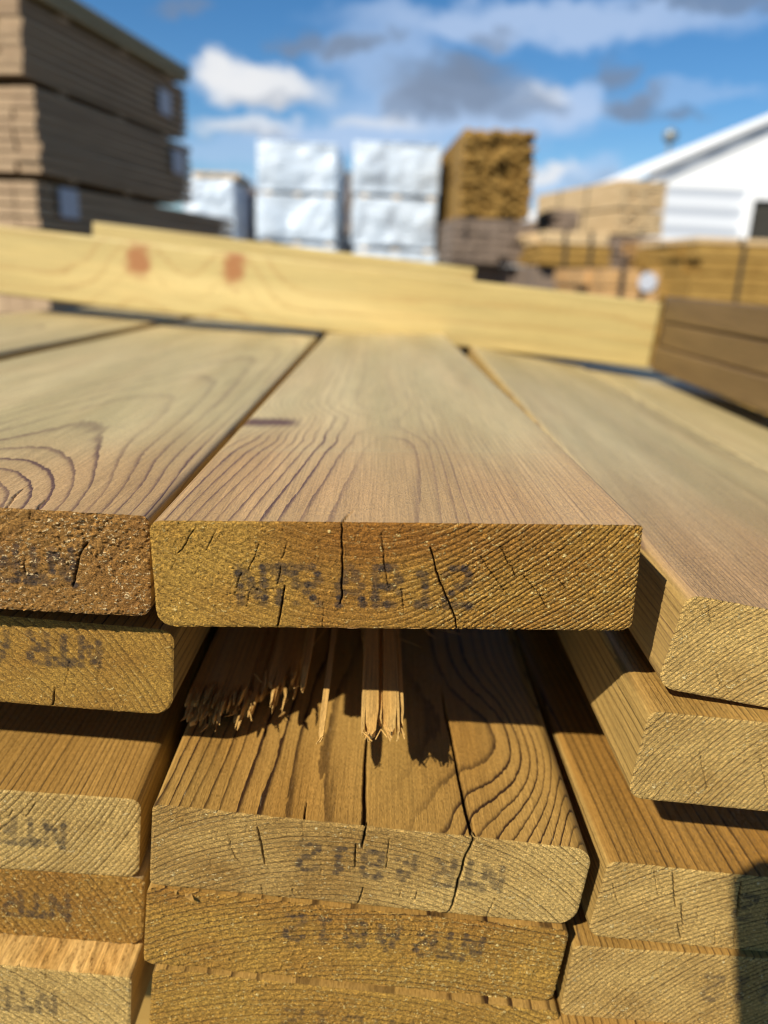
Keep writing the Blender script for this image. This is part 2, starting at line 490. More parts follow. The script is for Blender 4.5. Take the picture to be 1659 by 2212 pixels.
    A = {'warm': np.zeros(X.size), 'phase': ph.ravel(), 'ink': inkv.ravel(), 'crack_shade': crack_shade.ravel(), 'chip': CH.ravel(),
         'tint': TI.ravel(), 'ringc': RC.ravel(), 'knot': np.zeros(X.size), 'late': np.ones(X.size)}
    # loop of boundary vertices for the long faces
    tr = np.unique(np.concatenate([np.arange(0, nx, tstep), [nx - 1]]))
    sr = np.unique(np.concatenate([np.arange(0, nz, 2), [nz - 1]]))
    br = np.unique(np.concatenate([np.arange(0, nx, 12), [nx - 1]]))
    loop = [idx[0, i] for i in tr] + [idx[i, nx - 1] for i in sr[1:]] + [idx[nz - 1, i] for i in br[::-1][1:]] + [idx[i, 0] for i in sr[::-1][1:-1]]
    loop = np.array(loop)
    lx, lz = X.ravel()[loop], Zg.ravel()[loop]
    hb = -h.ravel()[loop] + slope * (-lz)
    if yseg is None:
        ys = [0.0, 0.0006]
        st = 0.0012
        while ys[-1] < L:
            ys.append(ys[-1] + st)
            st = min(st * 1.045, 0.016)
        ys[-1] = L
        ys = np.array(ys)
    else:
        ys = np.asarray(yseg)
    ny, nl = len(ys), len(loop)
    LX = np.repeat(lx[None], ny, 0); LZ = np.repeat(lz[None], ny, 0); LY = np.repeat(ys[:, None], nl, 1)
    ph2 = phase(LX, LY, LZ)
    PY = LY.copy()
    PY += hb[None] * np.exp(-LY / 0.004)
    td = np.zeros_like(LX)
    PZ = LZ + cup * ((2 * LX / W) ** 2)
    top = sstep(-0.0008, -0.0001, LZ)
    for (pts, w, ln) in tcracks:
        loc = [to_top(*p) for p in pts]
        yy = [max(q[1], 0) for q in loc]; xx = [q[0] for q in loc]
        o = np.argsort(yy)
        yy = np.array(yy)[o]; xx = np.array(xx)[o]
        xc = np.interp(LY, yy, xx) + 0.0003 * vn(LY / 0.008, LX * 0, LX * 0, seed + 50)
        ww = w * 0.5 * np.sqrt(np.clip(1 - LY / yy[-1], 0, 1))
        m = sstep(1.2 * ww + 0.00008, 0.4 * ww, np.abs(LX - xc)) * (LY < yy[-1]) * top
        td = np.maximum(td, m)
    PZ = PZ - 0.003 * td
    if bow:
        PZ = PZ + bow(LY)
    if warp is not None:
        PZ = PZ + warp(LX, LY, LZ)
    tube = np.stack([LX, PY, PZ], -1).reshape(-1, 3)
    b0 = len(cap)
    ti = np.arange(ny * nl).reshape(ny, nl) + b0
    nxt = np.roll(ti, -1, 1)
    tq = np.stack([ti[:-1], nxt[:-1], nxt[1:], ti[1:]], -1).reshape(-1, 4)
    rest2 = np.stack([LX, LY, LZ], -1).reshape(-1, 3)
    tt = np.full(LX.shape, tint if not callable(tint) else .4) if ttint is None else ttint(LX, LY)
    wm = warm * sstep(hw - .0028, hw - .0004, np.abs(LX)) * sstep(-.0003, -.0022, LZ)
    B2 = {'warm': wm.ravel(), 'phase': ph2.ravel(), 'ink': np.zeros(LX.size), 'crack_shade': td.ravel(), 'chip': np.zeros(LX.size), 'tint': tt.ravel(),
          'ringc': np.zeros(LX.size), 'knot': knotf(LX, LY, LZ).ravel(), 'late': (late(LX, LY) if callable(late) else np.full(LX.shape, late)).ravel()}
    # far end: a plain fan
    allv = np.concatenate([cap, tube, tube[-nl:].mean(0)[None]])
    cen = len(allv) - 1
    far = np.stack([ti[-1], nxt[-1], np.full(nl, cen), np.full(nl, cen)], -1)
    attrs = {k: np.concatenate([A[k], B2[k], [0.0]]) for k in A}
    vr = np.concatenate([rest, rest2, rest2[-1:]])
    q = [list(f) for f in []]
    quads = np.concatenate([cq, tq])
    fl = np.stack([ti[-1], nxt[-1]], -1)
    # build with triangles for the far end as degenerate-free list
    nq = len(quads)
    me = bpy.data.meshes.new(name)
    me.vertices.add(len(allv)); me.vertices.foreach_set('co', allv.astype(np.float32).ravel())
    tri = np.stack([ti[-1], nxt[-1], np.full(nl, cen)], -1)
    me.loops.add(nq * 4 + nl * 3)
    me.loops.foreach_set('vertex_index', np.concatenate([quads.ravel(), tri.ravel()]).astype(np.int32))
    me.polygons.add(nq + nl)
    me.polygons.foreach_set('loop_start', np.concatenate([np.arange(nq) * 4, nq * 4 + np.arange(nl) * 3]).astype(np.int32))
    ms = mats or (M_END, M_SIDE)
    for m in ms:
        me.materials.append(m)
    mi = np.ones(nq + nl, np.int32); mi[:len(cq)] = 0; mi[nq:] = 0
    me.polygons.foreach_set('material_index', mi)
    me.update(calc_edges=True)
    me.polygons.foreach_set('use_smooth', np.ones(nq + nl, bool))
    for k2, v2 in attrs.items():
        at = me.attributes.new(k2, 'FLOAT', 'POINT'); at.data.foreach_set('value', v2.astype(np.float32))
    at = me.attributes.new('rest', 'FLOAT_VECTOR', 'POINT'); at.data.foreach_set('vector', vr.astype(np.float32).ravel())
    o = bpy.data.objects.new(name, me)
    COL.objects.link(o)
    o.matrix_world = M
    if parent is None:
        tag(o, label, cat, group)
    return o

def zz(ox, oy, s, pts):                          # reading aid: points noted on an enlarged crop
    return [((ox + x / s) / 1.073, (oy + y / s) / 1.073) for x, y in pts]

mm = 0.001
def P(*p):
    return tuple(v * mm for v in p)

W0, T0 = 0.143, 0.032

# --- the raised middle board on top
Z2 = (340, 1180, 2.514); Z3 = (880, 1180, 2.676)
c1_cracks = [(zz(*Z2, p), w) for p, w in [
    ([(275, 115), (205, 235), (175, 262)], .0005), ([(178, 285), (140, 350)], .00035), ([(400, 130), (345, 245)], .00045), ([(300, 345), (275, 380)], .0003),
    ([(650, 205), (625, 285), (590, 360)], .0005), ([(555, 370), (515, 465)], .00045), ([(820, 190), (805, 255), (785, 290)], .00045),
    ([(785, 335), (760, 440)], .0005), ([(805, 450), (780, 600), (760, 705)], .0008), ([(1137, 85), (1138, 300), (1137, 520), (1128, 555)], .0008),
    ([(1368, 145), (1390, 370), (1410, 465)], .0005), ([(1030, 580), (1028, 705)], .0004), ([(1010, 500), (1005, 570)], .0003),
    ([(600, 480), (578, 575)], .0004), ([(1260, 470), (1280, 570)], .00035), ([(1485, 470), (1500, 590)], .00045)]]
c1_cracks += [(zz(*Z3, p), w) for p, w in [
    ([(10, 150), (35, 360), (55, 495)], .0004), ([(315, 240), (350, 380), (400, 510), (470, 680), (478, 745)], .0008), ([(620, 290), (720, 430), (790, 530)], .0005),
    ([(745, 230), (800, 335), (850, 420)], .0006), ([(885, 405), (1000, 540), (1025, 600)], .0006), ([(1110, 435), (1160, 500)], .0005), ([(130, 490), (155, 610)], .0004)]]
def c1_shift(x, y):
    tri = np.where(y < .105, sstep(-.03, .105, y), sstep(.135, .105, y))
    w = sstep(.030, -.012, x) * sstep(-.075, -.045, x)
    return .009 * tri * w + .003 * np.exp(-((y - .15) / .02) ** 2) * np.sin(x / .011) * sstep(-.07, -.05, x)
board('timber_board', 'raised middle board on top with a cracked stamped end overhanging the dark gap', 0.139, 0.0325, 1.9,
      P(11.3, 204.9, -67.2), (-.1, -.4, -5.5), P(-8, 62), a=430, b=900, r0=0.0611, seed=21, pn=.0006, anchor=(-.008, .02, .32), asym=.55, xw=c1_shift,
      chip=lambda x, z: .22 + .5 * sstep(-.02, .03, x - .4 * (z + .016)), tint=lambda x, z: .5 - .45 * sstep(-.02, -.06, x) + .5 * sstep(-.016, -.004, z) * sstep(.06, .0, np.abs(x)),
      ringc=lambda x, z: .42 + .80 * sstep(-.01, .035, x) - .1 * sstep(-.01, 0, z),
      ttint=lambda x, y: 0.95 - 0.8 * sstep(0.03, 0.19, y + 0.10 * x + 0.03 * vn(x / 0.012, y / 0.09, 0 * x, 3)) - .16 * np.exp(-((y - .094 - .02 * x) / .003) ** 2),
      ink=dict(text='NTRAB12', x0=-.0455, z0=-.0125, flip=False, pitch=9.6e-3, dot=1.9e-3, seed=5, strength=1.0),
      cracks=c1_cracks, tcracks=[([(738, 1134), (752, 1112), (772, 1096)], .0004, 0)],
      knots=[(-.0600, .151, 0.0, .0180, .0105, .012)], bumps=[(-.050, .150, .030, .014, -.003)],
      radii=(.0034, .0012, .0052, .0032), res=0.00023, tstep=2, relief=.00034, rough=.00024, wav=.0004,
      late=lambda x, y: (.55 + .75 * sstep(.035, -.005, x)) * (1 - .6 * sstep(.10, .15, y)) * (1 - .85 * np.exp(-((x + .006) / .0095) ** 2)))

# --- top left board, wide, ragged end
ZL1 = (0, 1150, 4.608)
board('timber_board', 'wide top left board with a ragged splintery sawn end and oval grain on its face', 0.193, T0, 1.9,
      P(-156.6, 212.2, -79.6), (.6, -.75, -2.4), P(30, 55), a=215, b=300, r0=0.0475, seed=33, pn=.001, anchor=(.030, .004, .12), chip=1.15, tint=0.5, ringc=0.45,
      ttint=lambda x, y: 0.95 - 0.9 * sstep(0.01, 0.15, y - 0.25 * (x - 0.05) + 0.02 * vn(x / 0.03, y / 0.05, 0 * x, 8)),
      ink=dict(text='NTRAB12', x0=.0746 - .0693, z0=-.011, flip=True, dot=1.75e-3, seed=6, strength=0.95),
      cracks=[(zz(*ZL1, p), w) for p, w in [([(320, 110), (318, 190), (312, 250)], .0005), ([(940, 500), (850, 620), (800, 880), (770, 970)], .0007), ([(255, 640), (265, 800), (275, 940)], .0006)]],
      tcracks=[([(68, 1112), (84, 1092), (100, 1078)], .0004, 0), ([(-4, 1110), (28, 1075), (60, 1050)], .0004, 0)],
      bumps=[(.030, -.010, .050, .060, -.024)],
      radii=(.003, .0025, .003, .004), tstep=1, relief=.0001, rough=.00040, wav=.0010, drift=(0.05, 0.04), late=lambda x, y: 1.35 - .8 * sstep(.07, .14, y), mats=(M_ENDD, M_SIDE))

# --- second left board
ZL2 = (0, 1400, 6.91)
board('timber_board', 'smooth golden board end stamped upside down, just below the wide ragged top left board', .137, .0307, 1.5,
      P(-122.6, 222.4, -117.0), (.2, -2.0, -.5), P(-55, -95), a=420, r0=0.05, seed=41, chip=0.2, tint=0.3, ringc=0.7,
      ink=dict(text='NTRAB12', x0=.0455 - .0693, z0=-.0055, flip=True, seed=7, strength=0.9, shear=0.02),
      cracks=[(zz(*ZL2, p), w) for p, w in [([(920, 530), (880, 720)], .0004), ([(1110, 920), (1040, 1310)], .00045), ([(885, 1345), (845, 1630)], .0007), ([(1620, 910), (1560, 1200)], .0004), ([(1215, 1270), (1190, 1390)], .0003)]],
      radii=(.004, .0045, .004, .0065), relief=.00008, rough=.00012, mats=(M_END, M_WARM))

# --- third visible left board
ZL3 = (0, 1830, 4.074)
board('timber_board', 'stamped left board end with diagonal growth rings, its sunlit striped top face showing', W0, T0, 1.5,
      P(-134.7, 217.9, -179.7), (1.7, -1.2, .3), P(-30, 58), a=480, b=600, r0=0.05, seed=52, chip=0.25, tint=0.2, ringc=0.95,
      ttint=lambda x, y: 0.45 + 0 * x, ink=dict(text='NTRAB12', x0=.0465 - .0693, z0=-.0095, flip=True, seed=8, strength=0.9, shear=-0.01),
      cracks=[(zz(*ZL3, p), w) for p, w in [([(345, 120), (245, 265)], .0005), ([(125, 195), (80, 270)], .0005), ([(20, 340), (0, 390)], .0004)]],
      radii=(.004, .004, .004, .004), relief=.0001, rough=.00012, mats=(M_ENDP, M_WARM))

# --- fourth left board
board('timber_board', 'coarse left board end with brown lower half, above the orange sawn face', W0, 0.0295, 1.2,
      P(-133.0, 219.5, -212.6), (.4, -.8, .3), P(-95, -115), a=430, r0=0.05, seed=63, chip=0.75, tint=0.55, ringc=0.75,
      ink=dict(text='NTRAB12', x0=.0455 - .0693, z0=-.0085, flip=True, seed=9, strength=0.85, shear=-0.015),
      radii=(.003, .003, .003, .005), relief=.0002, rough=.00026)

# --- bottom left board: rough sawn top
board('timber_board', 'pale lowest left board end, jutting out under a rough orange sawn top', W0, T0, 1.2,
      P(-133.5, 208.0, -243.5), (-.6, 0, .6), P(-60, -150), a=480, r0=0.05, seed=74, chip=0.35, tint=0.15, ringc=0.9,
      ttint=lambda x, y: 0.7 + 0.3 * vn(x / .01, y / .03, 0 * x, 4), ink=dict(text='NTRAB12', x0=.0455 - .0693, z0=-.0085, flip=True, seed=10, strength=0.75, shear=-0.01),
      cracks=[(zz(*ZL3, p), w) for p, w in [([(175, 1655), (160, 1730)], .0005), ([(440, 1695), (425, 1790)], .0005)]],
      radii=(.002, .002, .003, .003), relief=.0001, rough=.00014, mats=(M_ENDP, M_TORN),
      warp=lambda x, y, z: (0.0006 * vn(x / .0016, y / .012, 0 * x, 77) + 0.0004 * vn(x / .0008, y / .004, 0 * x, 78)) * (z > -0.004) * sstep(0, .002, y), tstep=2)

# --- middle split board
ZC3 = (640, 1920, 2.765); ZC3b = (320, 1900, 2.86)
c3_cracks = [(zz(*ZC3, p), w) for p, w in [
    ([(1250, 45), (1266, 78), (1215, 180), (1165, 350), (1140, 470), (1100, 555)], .0016), ([(577, -8), (565, 60), (550, 125)], .0013), ([(512, 100), (506, 250)], .0007),
    ([(728, 60), (705, 255)], .0005), ([(290, 195), (290, 320)], .0004), ([(558, 375), (540, 450), (515, 500)], .0007), ([(105, 355), (108, 430)], .0005), ([(905, 410), (885, 465)], .0005),
    ([(1410, 435), (1375, 510), (1340, 590)], .0005), ([(800, 395), (790, 440)], .0004)]]
c3_cracks += [(zz(*ZC3b, p), w) for p, w in [([(595, 95), (630, 220), (675, 280)], .0005), ([(790, 50), (818, 170), (845, 290)], .0008), ([(475, 245), (490, 340)], .0004), ([(1090, 0), (1095, 135)], .0004), ([(815, 430), (825, 500)], .0005)]]
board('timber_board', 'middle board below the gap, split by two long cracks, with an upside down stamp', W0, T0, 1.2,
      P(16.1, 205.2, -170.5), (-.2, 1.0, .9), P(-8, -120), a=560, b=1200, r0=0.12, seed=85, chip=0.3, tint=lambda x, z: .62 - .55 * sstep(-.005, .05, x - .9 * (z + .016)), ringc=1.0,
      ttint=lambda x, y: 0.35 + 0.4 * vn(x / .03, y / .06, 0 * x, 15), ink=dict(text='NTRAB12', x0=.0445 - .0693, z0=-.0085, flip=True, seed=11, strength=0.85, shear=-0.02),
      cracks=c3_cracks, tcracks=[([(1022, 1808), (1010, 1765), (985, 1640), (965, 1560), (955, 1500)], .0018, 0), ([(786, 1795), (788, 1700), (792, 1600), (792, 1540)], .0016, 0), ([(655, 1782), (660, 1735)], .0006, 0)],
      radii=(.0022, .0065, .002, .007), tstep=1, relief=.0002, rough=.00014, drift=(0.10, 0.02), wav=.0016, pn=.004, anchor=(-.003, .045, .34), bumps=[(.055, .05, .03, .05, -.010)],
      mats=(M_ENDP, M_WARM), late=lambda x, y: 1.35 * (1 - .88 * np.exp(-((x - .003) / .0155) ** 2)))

# --- middle lower boards
c4 = board('timber_board', 'coarse glittering middle board end with a faint stamp, second from the bottom edge', W0, T0, 1.0,
      P(14.7, 205.8, -204.4), (0, -.5, 1.3), P(25, -215), a=470, r0=0.2, seed=96, chip=lambda x, z: .35 + .9 * sstep(-.03, .05, x - .8 * (z + .016)), tint=lambda x, z: .22 + .3 * sstep(-.012, 0, z), ringc=1.05,
      ink=dict(text='NTRAB12', x0=.0435 - .0693, z0=-.0045, flip=True, seed=12, strength=0.85, shear=-0.02),
      radii=(.003, .003, .003, .004), relief=.00016, rough=.00030, mats=(M_END, M_WARM))
board('timber_board', 'lowest middle board end, cut off by the bottom edge, with a ridged top arris', W0, T0, 1.0,
      P(17.5, 204.6, -238.8), (0, 0, 2.0), P(10, -190), a=470, r0=0.2, seed=107, chip=0.6, tint=0.2, ringc=0.85,
      ink=dict(text='NTRAB12', x0=.0435 - .0693, z0=-.0105, flip=True, seed=13, strength=0.6, shear=-0.02),
      radii=(.003, .003, .003, .004), relief=.0001, rough=.00026, mats=(M_END, M_WARM))

# --- right column
ZR = (890, 1350, 1.864); ZR3 = (1300, 1900, 3.456)
board('timber_board', 'top right board, tilted down to the right, with fine curved rings on its end', W0, T0, 1.9,
      P(171.5, 208.8, -88.1), (-1.2, .5, 4.8), P(60, -115), a=690, r0=0.1, seed=118, chip=0.4, tint=0.15, ringc=1.25,
      ttint=lambda x, y: 1.05 - 1.0 * sstep(0.0, 0.26, y - 0.3 * x + 0.03 * vn(x / .03, y / .08, 0 * x, 5)),
      cracks=[(zz(*ZR, p), w) for p, w in [([(1405, 100), (1410, 190)], .0004), ([(1440, 390), (1455, 450)], .0004), ([(1520, 150), (1530, 210)], .0003)]],
      knots=[(.045, .115, 0.0, .006, .004, .01)], bumps=[(.045, .10, .03, .03, -.006)], radii=(.004, .003, .006, .004), relief=.00018, rough=.0001, mats=(M_ENDP, M_SIDE), late=0.9, drift=(0.03, 0.05))
board('timber_board', 'second right board end with close golden rings, jutting out over a shadowed gap', W0, T0, 1.4,
      P(166.2, 204.6, -119.6), (-.1, .8, .5), P(45, -95), a=640, r0=0.08, seed=129, chip=0.3, tint=0.3, ringc=1.15,
      cracks=[(zz(*ZR, p), w) for p, w in [([(1365, 730), (1395, 890)], .0005), ([(1620, 720), (1655, 900)], .0005)]],
      radii=(.003, .003, .005, .004), relief=.00016, rough=.0001, mats=(M_ENDP, M_WARM), ttint=lambda x, y: 0.15 + 0 * x, late=0.8)
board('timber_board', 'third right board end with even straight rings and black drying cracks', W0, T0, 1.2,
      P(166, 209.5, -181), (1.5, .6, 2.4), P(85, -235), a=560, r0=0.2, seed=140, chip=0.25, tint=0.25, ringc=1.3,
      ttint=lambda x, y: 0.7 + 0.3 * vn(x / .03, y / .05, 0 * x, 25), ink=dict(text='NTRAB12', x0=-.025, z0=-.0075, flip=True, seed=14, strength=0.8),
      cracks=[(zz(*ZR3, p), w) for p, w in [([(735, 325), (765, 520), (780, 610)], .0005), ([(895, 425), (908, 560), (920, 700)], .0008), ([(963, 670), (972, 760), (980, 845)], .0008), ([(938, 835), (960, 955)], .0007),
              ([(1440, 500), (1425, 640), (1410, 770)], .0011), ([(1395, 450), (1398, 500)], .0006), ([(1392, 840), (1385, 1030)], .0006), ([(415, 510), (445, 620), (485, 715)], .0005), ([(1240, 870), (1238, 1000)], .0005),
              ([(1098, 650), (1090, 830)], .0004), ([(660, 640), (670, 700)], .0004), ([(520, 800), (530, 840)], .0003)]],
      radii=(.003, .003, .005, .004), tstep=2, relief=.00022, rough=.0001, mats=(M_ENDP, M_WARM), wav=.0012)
board('timber_board', 'fourth right board end with slanting fine rings, half in shadow at the edge', W0, T0, 1.0,
      P(160.7, 206.3, -212.0), (-.5, -.5, -1.0), P(110, -170), a=640, r0=0.2, seed=151, chip=0.3, tint=0.35, ringc=1.3,
      ink=dict(text='NTRAB12', x0=-.025, z0=-.0085, flip=True, seed=15, strength=0.7),
      radii=(.003, .003, .003, .003), relief=.0002, rough=.0001, mats=(M_ENDP, M_WARM))
board('timber_board', 'lowest right board end, only its rough top corner showing at the bottom edge', W0, T0, 1.0,
      P(157.0, 202.0, -245.0), (0, 0, .5), P(60, -150), a=500, r0=0.2, seed=162, chip=0.8, tint=0.35, ringc=0.6,
      radii=(.003, .003, .003, .003), relief=.0001, rough=.00026, mats=(M_END, M_WARM))

# --- boards beside and below: seen only in part
board('timber_board', 'pale board face at the far left of the stack top, beyond the dark seam', W0, T0, 1.9,
      P(-330.0, 260, -82.0), (.6, -.75, -1.0), P(10, -120), a=400, r0=0.1, seed=173, chip=0.4, tint=0.1, res=0.0008, tstep=4, late=0.5)
board('timber_board', 'pale board face at the right of the stack top, beyond the yellow edged seam', W0, T0, 1.9,
      P(321.0, 250, -100.5), (-1.2, .6, 2.5), P(10, -120), a=400, r0=0.1, seed=184, chip=0.4, tint=0.0, res=0.0008, tstep=4, late=0.3)
for (x, y, z, sd, lb) in [(-150, 330, -149, 1, 'recessed left board in the dark between two jutting stamped ends'),
                          (166, 420, -151.5, 2, 'recessed right board in the shadow under the jutting ringed board'),
                          (15, 560, -112, 3, 'recessed middle board hidden in the dark gap under the raised top board')]:
    board('timber_board', lb, W0, 0.029, 1.0, P(x, y, z), (0, 0, 0), P(10, -120), a=450, r0=0.1, seed=190 + sd, chip=0.4, tint=0.4, res=0.0008, tstep=4, mats=(M_END, M_WARM))

# ------------------------------------------------------------------ the broken board in the gap
def fibre_bundle(mbuf, x0, x1, z0, z1, ytip, yback, seed, ncol=8, jag=0.006, curl=0.0):
    """columns of fibre, each with its own torn pointed tip"""
    r = np.random.default_rng(seed)
    wd = r.gamma(1.3, 1.0, ncol) + .25
    xs = x0 + (x1 - x0) * np.concatenate([[0], np.cumsum(wd)]) / wd.sum()
    for i in range(ncol):
        a, b = xs[i], xs[i + 1]
        nl = max(1, int(round((z1 - z0) / 0.004)))
        zs = np.linspace(z0, z1, nl + 1)
        for j in range(nl):
            tip = ytip(0.5 * (a + b), j / max(1, nl)) + abs(r.normal(0, jag)) + jag * 1.6 * (1 + float(vn(np.array([a / .0035]), np.array([j * .7]), np.array([0.0]), seed)[0]))
            c = 0.5 * (a + b); w = (b - a)
            pts = []
            yy = [yback, tip + 0.014, tip + 0.006, tip + 0.002, tip]
            sc = [1.0, 1.0, 0.82, 0.5, 0.12]
            dz = curl * r.normal(0, 1)
            base = len(mbuf['v'])
            for y, s in zip(yy, sc):
                sx = c + w * 0.25 * (1 - s) * r.normal(0, 1)
                zt = zs[j + 1] - (1 - s) * 0.0012 + (dz if y < tip + 0.010 else 0); zb = zs[j] + (1 - s) * 0.0012 + (dz if y < tip + 0.010 else 0)
                for (qx, qz) in ((sx - w * 0.49 * s, zb), (sx + w * 0.49 * s, zb), (sx + w * 0.49 * s, zt), (sx - w * 0.49 * s, zt)):
                    mbuf['v'].append((qx, y, qz))
            for k in range(len(yy) - 1):
                o = base + 4 * k
                for e in range(4):
                    mbuf['f'].append((o + e, o + (e + 1) % 4, o + 4 + (e + 1) % 4, o + 4 + e))
            o = base + 4 * (len(yy) - 1)
            mbuf['f'].append((o, o + 1, o + 2, o + 3))

def fibre_obj(name, buf, mat, parent, seed):
    v = np.array(buf['v'])
    x, y, z = v.T
    ph = 400 * np.hypot(x - 0.01, z + 0.28) + 0.5 * vn(x / .01, y / .05, z / .01, seed)
    n = len(v)
    o = mesh_obj(name, v, buf['f'], [mat], attrs={'phase': ph, 'late': np.full(n, .8), 'tint': 0.5 + 0.4 * vn(x / .004, y / .02, z / .004, seed + 1), 'knot': np.zeros(n), 'crack_shade': np.zeros(n), 'rnd': np.full(n, .5)}, vattrs={'rest': v})
    o.parent = parent
    import bmesh
    bm = bmesh.new(); bm.from_mesh(o.data); bmesh.ops.recalc_face_normals(bm, faces=bm.faces); bm.to_mesh(o.data); bm.free()
    return o

bk = empty('broken_board', (0, 0, 0))
bk.matrix_world = stack_matrix((0, 0, 0))
tag(bk, 'broken board in the dark gap, its snapped end torn into splinters', 'board', 'boards of the near timber stack')
buf = dict(v=[], f=[])
zt, zb = -.1432, -.1700
fibre_bundle(buf, -.055, -.0345, zb, -.1560, lambda x, j: .2335 + .020 * max(0, .7 - j), .62, 1, 20, .0042, .0014)
fibre_bundle(buf, -.0345, -.0285, zb, -.1575, lambda x, j: .2460 + .03 * max(0, .7 - j), .62, 2, 6, .004, .0005)
fibre_bundle(buf, -.0285, -.0165, zb, -.1550, lambda x, j: .2380 + .05 * max(0, .70 - j), .62, 3, 11, .0085, .0010)
fibre_bundle(buf, -.055, -.0165, -.1545, zt, lambda x, j: .315 + .02 * max(0, .6 - j) + .3 * abs(x + .035), .62, 6, 30, .008)
fibre_bundle(buf, -.0165, .024, zb, zt - .001, lambda x, j: .31 + .03 * j, .62, 4, 16, .02)
fibre_bundle(buf, .024, .083, zb, zt - .002, lambda x, j: .36 + .5 * abs(x - .05), .62, 5, 14, .03)
def slivers(mbuf, n, xr, yr, zr, lr, wr, seed, spread=.35):
    r = np.random.default_rng(seed)
    for _ in range(n):
        x, y, z = r.uniform(*xr), r.uniform(*yr), r.uniform(*zr)
        L, w = r.uniform(*lr), r.uniform(*wr)
        a_, e_ = r.normal(0, spread), r.normal(.12, spread * .6)
        d = np.array([sin(a_) * cos(e_), -cos(a_) * cos(e_), sin(e_)])
        sd = np.cross(d, [0, 0, 1.0]); sd /= np.linalg.norm(sd); up = np.cross(sd, d)
        bend = r.normal(0, .15)
        base = len(mbuf['v'])
        for t, sc in ((0, 1.0), (.4, .9), (.75, .6), (1.0, .12)):
            c = np.array([x, y, z]) + d * L * t + up * bend * L * t * t
            for (i_, j_) in ((-1, -1), (1, -1), (1, 1), (-1, 1)):
                mbuf['v'].append(tuple(c + sd * i_ * w * sc + up * j_ * w * .6 * sc))
        for k in range(3):
            o = base + 4 * k
            for e in range(4):
                mbuf['f'].append((o + e, o + (e + 1) % 4, o + 4 + (e + 1) % 4, o + 4 + e))
        mbuf['f'].append((base, base + 1, base + 2, base + 3)); mbuf['f'].append((base + 12, base + 13, base + 14, base + 15))
slivers(buf, 16, (-.054, -.034), (.242, .252), (-.164, -.156), (.005, .010), (.0002, .0006), 71, .25)
slivers(buf, 12, (-.0345, -.0165), (.250, .270), (-.162, -.154), (.008, .016), (.0002, .0006), 72, .16)
slivers(buf, 14, (-.016, .03), (.30, .33), (-.150, -.143), (.02, .06), (.0002, .0006), 73, .5)
fibre_obj('board', buf, M_TORN, bk, 201)
for sd, (x0, x1, za, zc, tip, n, jg) in enumerate([(.0085, .0143, -.1475, -.1437, .2165, 2, .001), (.0158, .0215, -.1475, -.1437, .2185, 2, .001), (-.0055, -.0034, -.1475, -.1445, .2125, 1, .0005),
                                                   (-.0145, -.0122, -.1480, -.1445, .243, 1, .001), (.0218, .0232, -.150, -.1445, .222, 1, .002), (-.0325, -.0305, -.161, -.157, .243, 2, .002), (.0146, .0156, -.149, -.145, .221, 1, .002)]):
    b2 = dict(v=[], f=[])
    fibre_bundle(b2, x0, x1, za, zc, (lambda t: (lambda x, j: t))(tip), .33, 20 + sd, n, jg, .0004)
    # whiskers
    r = np.random.default_rng(90 + sd)
    for _ in range(5 if sd < 2 else 2):
        cx = r.uniform(x0, x1); w = .00016
        ang = r.normal(0, .4)
        L = r.uniform(.002, .005)
        base = len(b2['v'])
        for t in (0, 1):
            yq = tip + .002 - L * t; xq = cx + sin(ang) * L * t; zq = zc - .0008 + r.normal(0, .0008) * t
            for (dx, dz) in ((-w, -w), (w, -w), (w, w), (-w, w)):
                b2['v'].append((xq + dx, yq, zq + dz))
        for e in range(4):
            b2['f'].append((base + e, base + (e + 1) % 4, base + 4 + (e + 1) % 4, base + 4 + e))
        b2['f'].append((base + 4, base + 5, base + 6, base + 7))
    fibre_obj('splinter', b2, M_TORN, bk, 210 + sd)

b3 = dict(v=[], f=[])
fibre_bundle(b3, -.0545, -.0365, -.2055, -.2028, lambda x, j: .2028 + .003 * abs(x + .045) / .009, .23, 61, 9, .0018, .0004)
o = fibre_obj('torn_fibres', b3, M_WARM, None, 261)
o.parent = c4
o.matrix_parent_inverse = c4.matrix_world.inverted()
o.matrix_basis = stack_matrix((0, 0, 0))

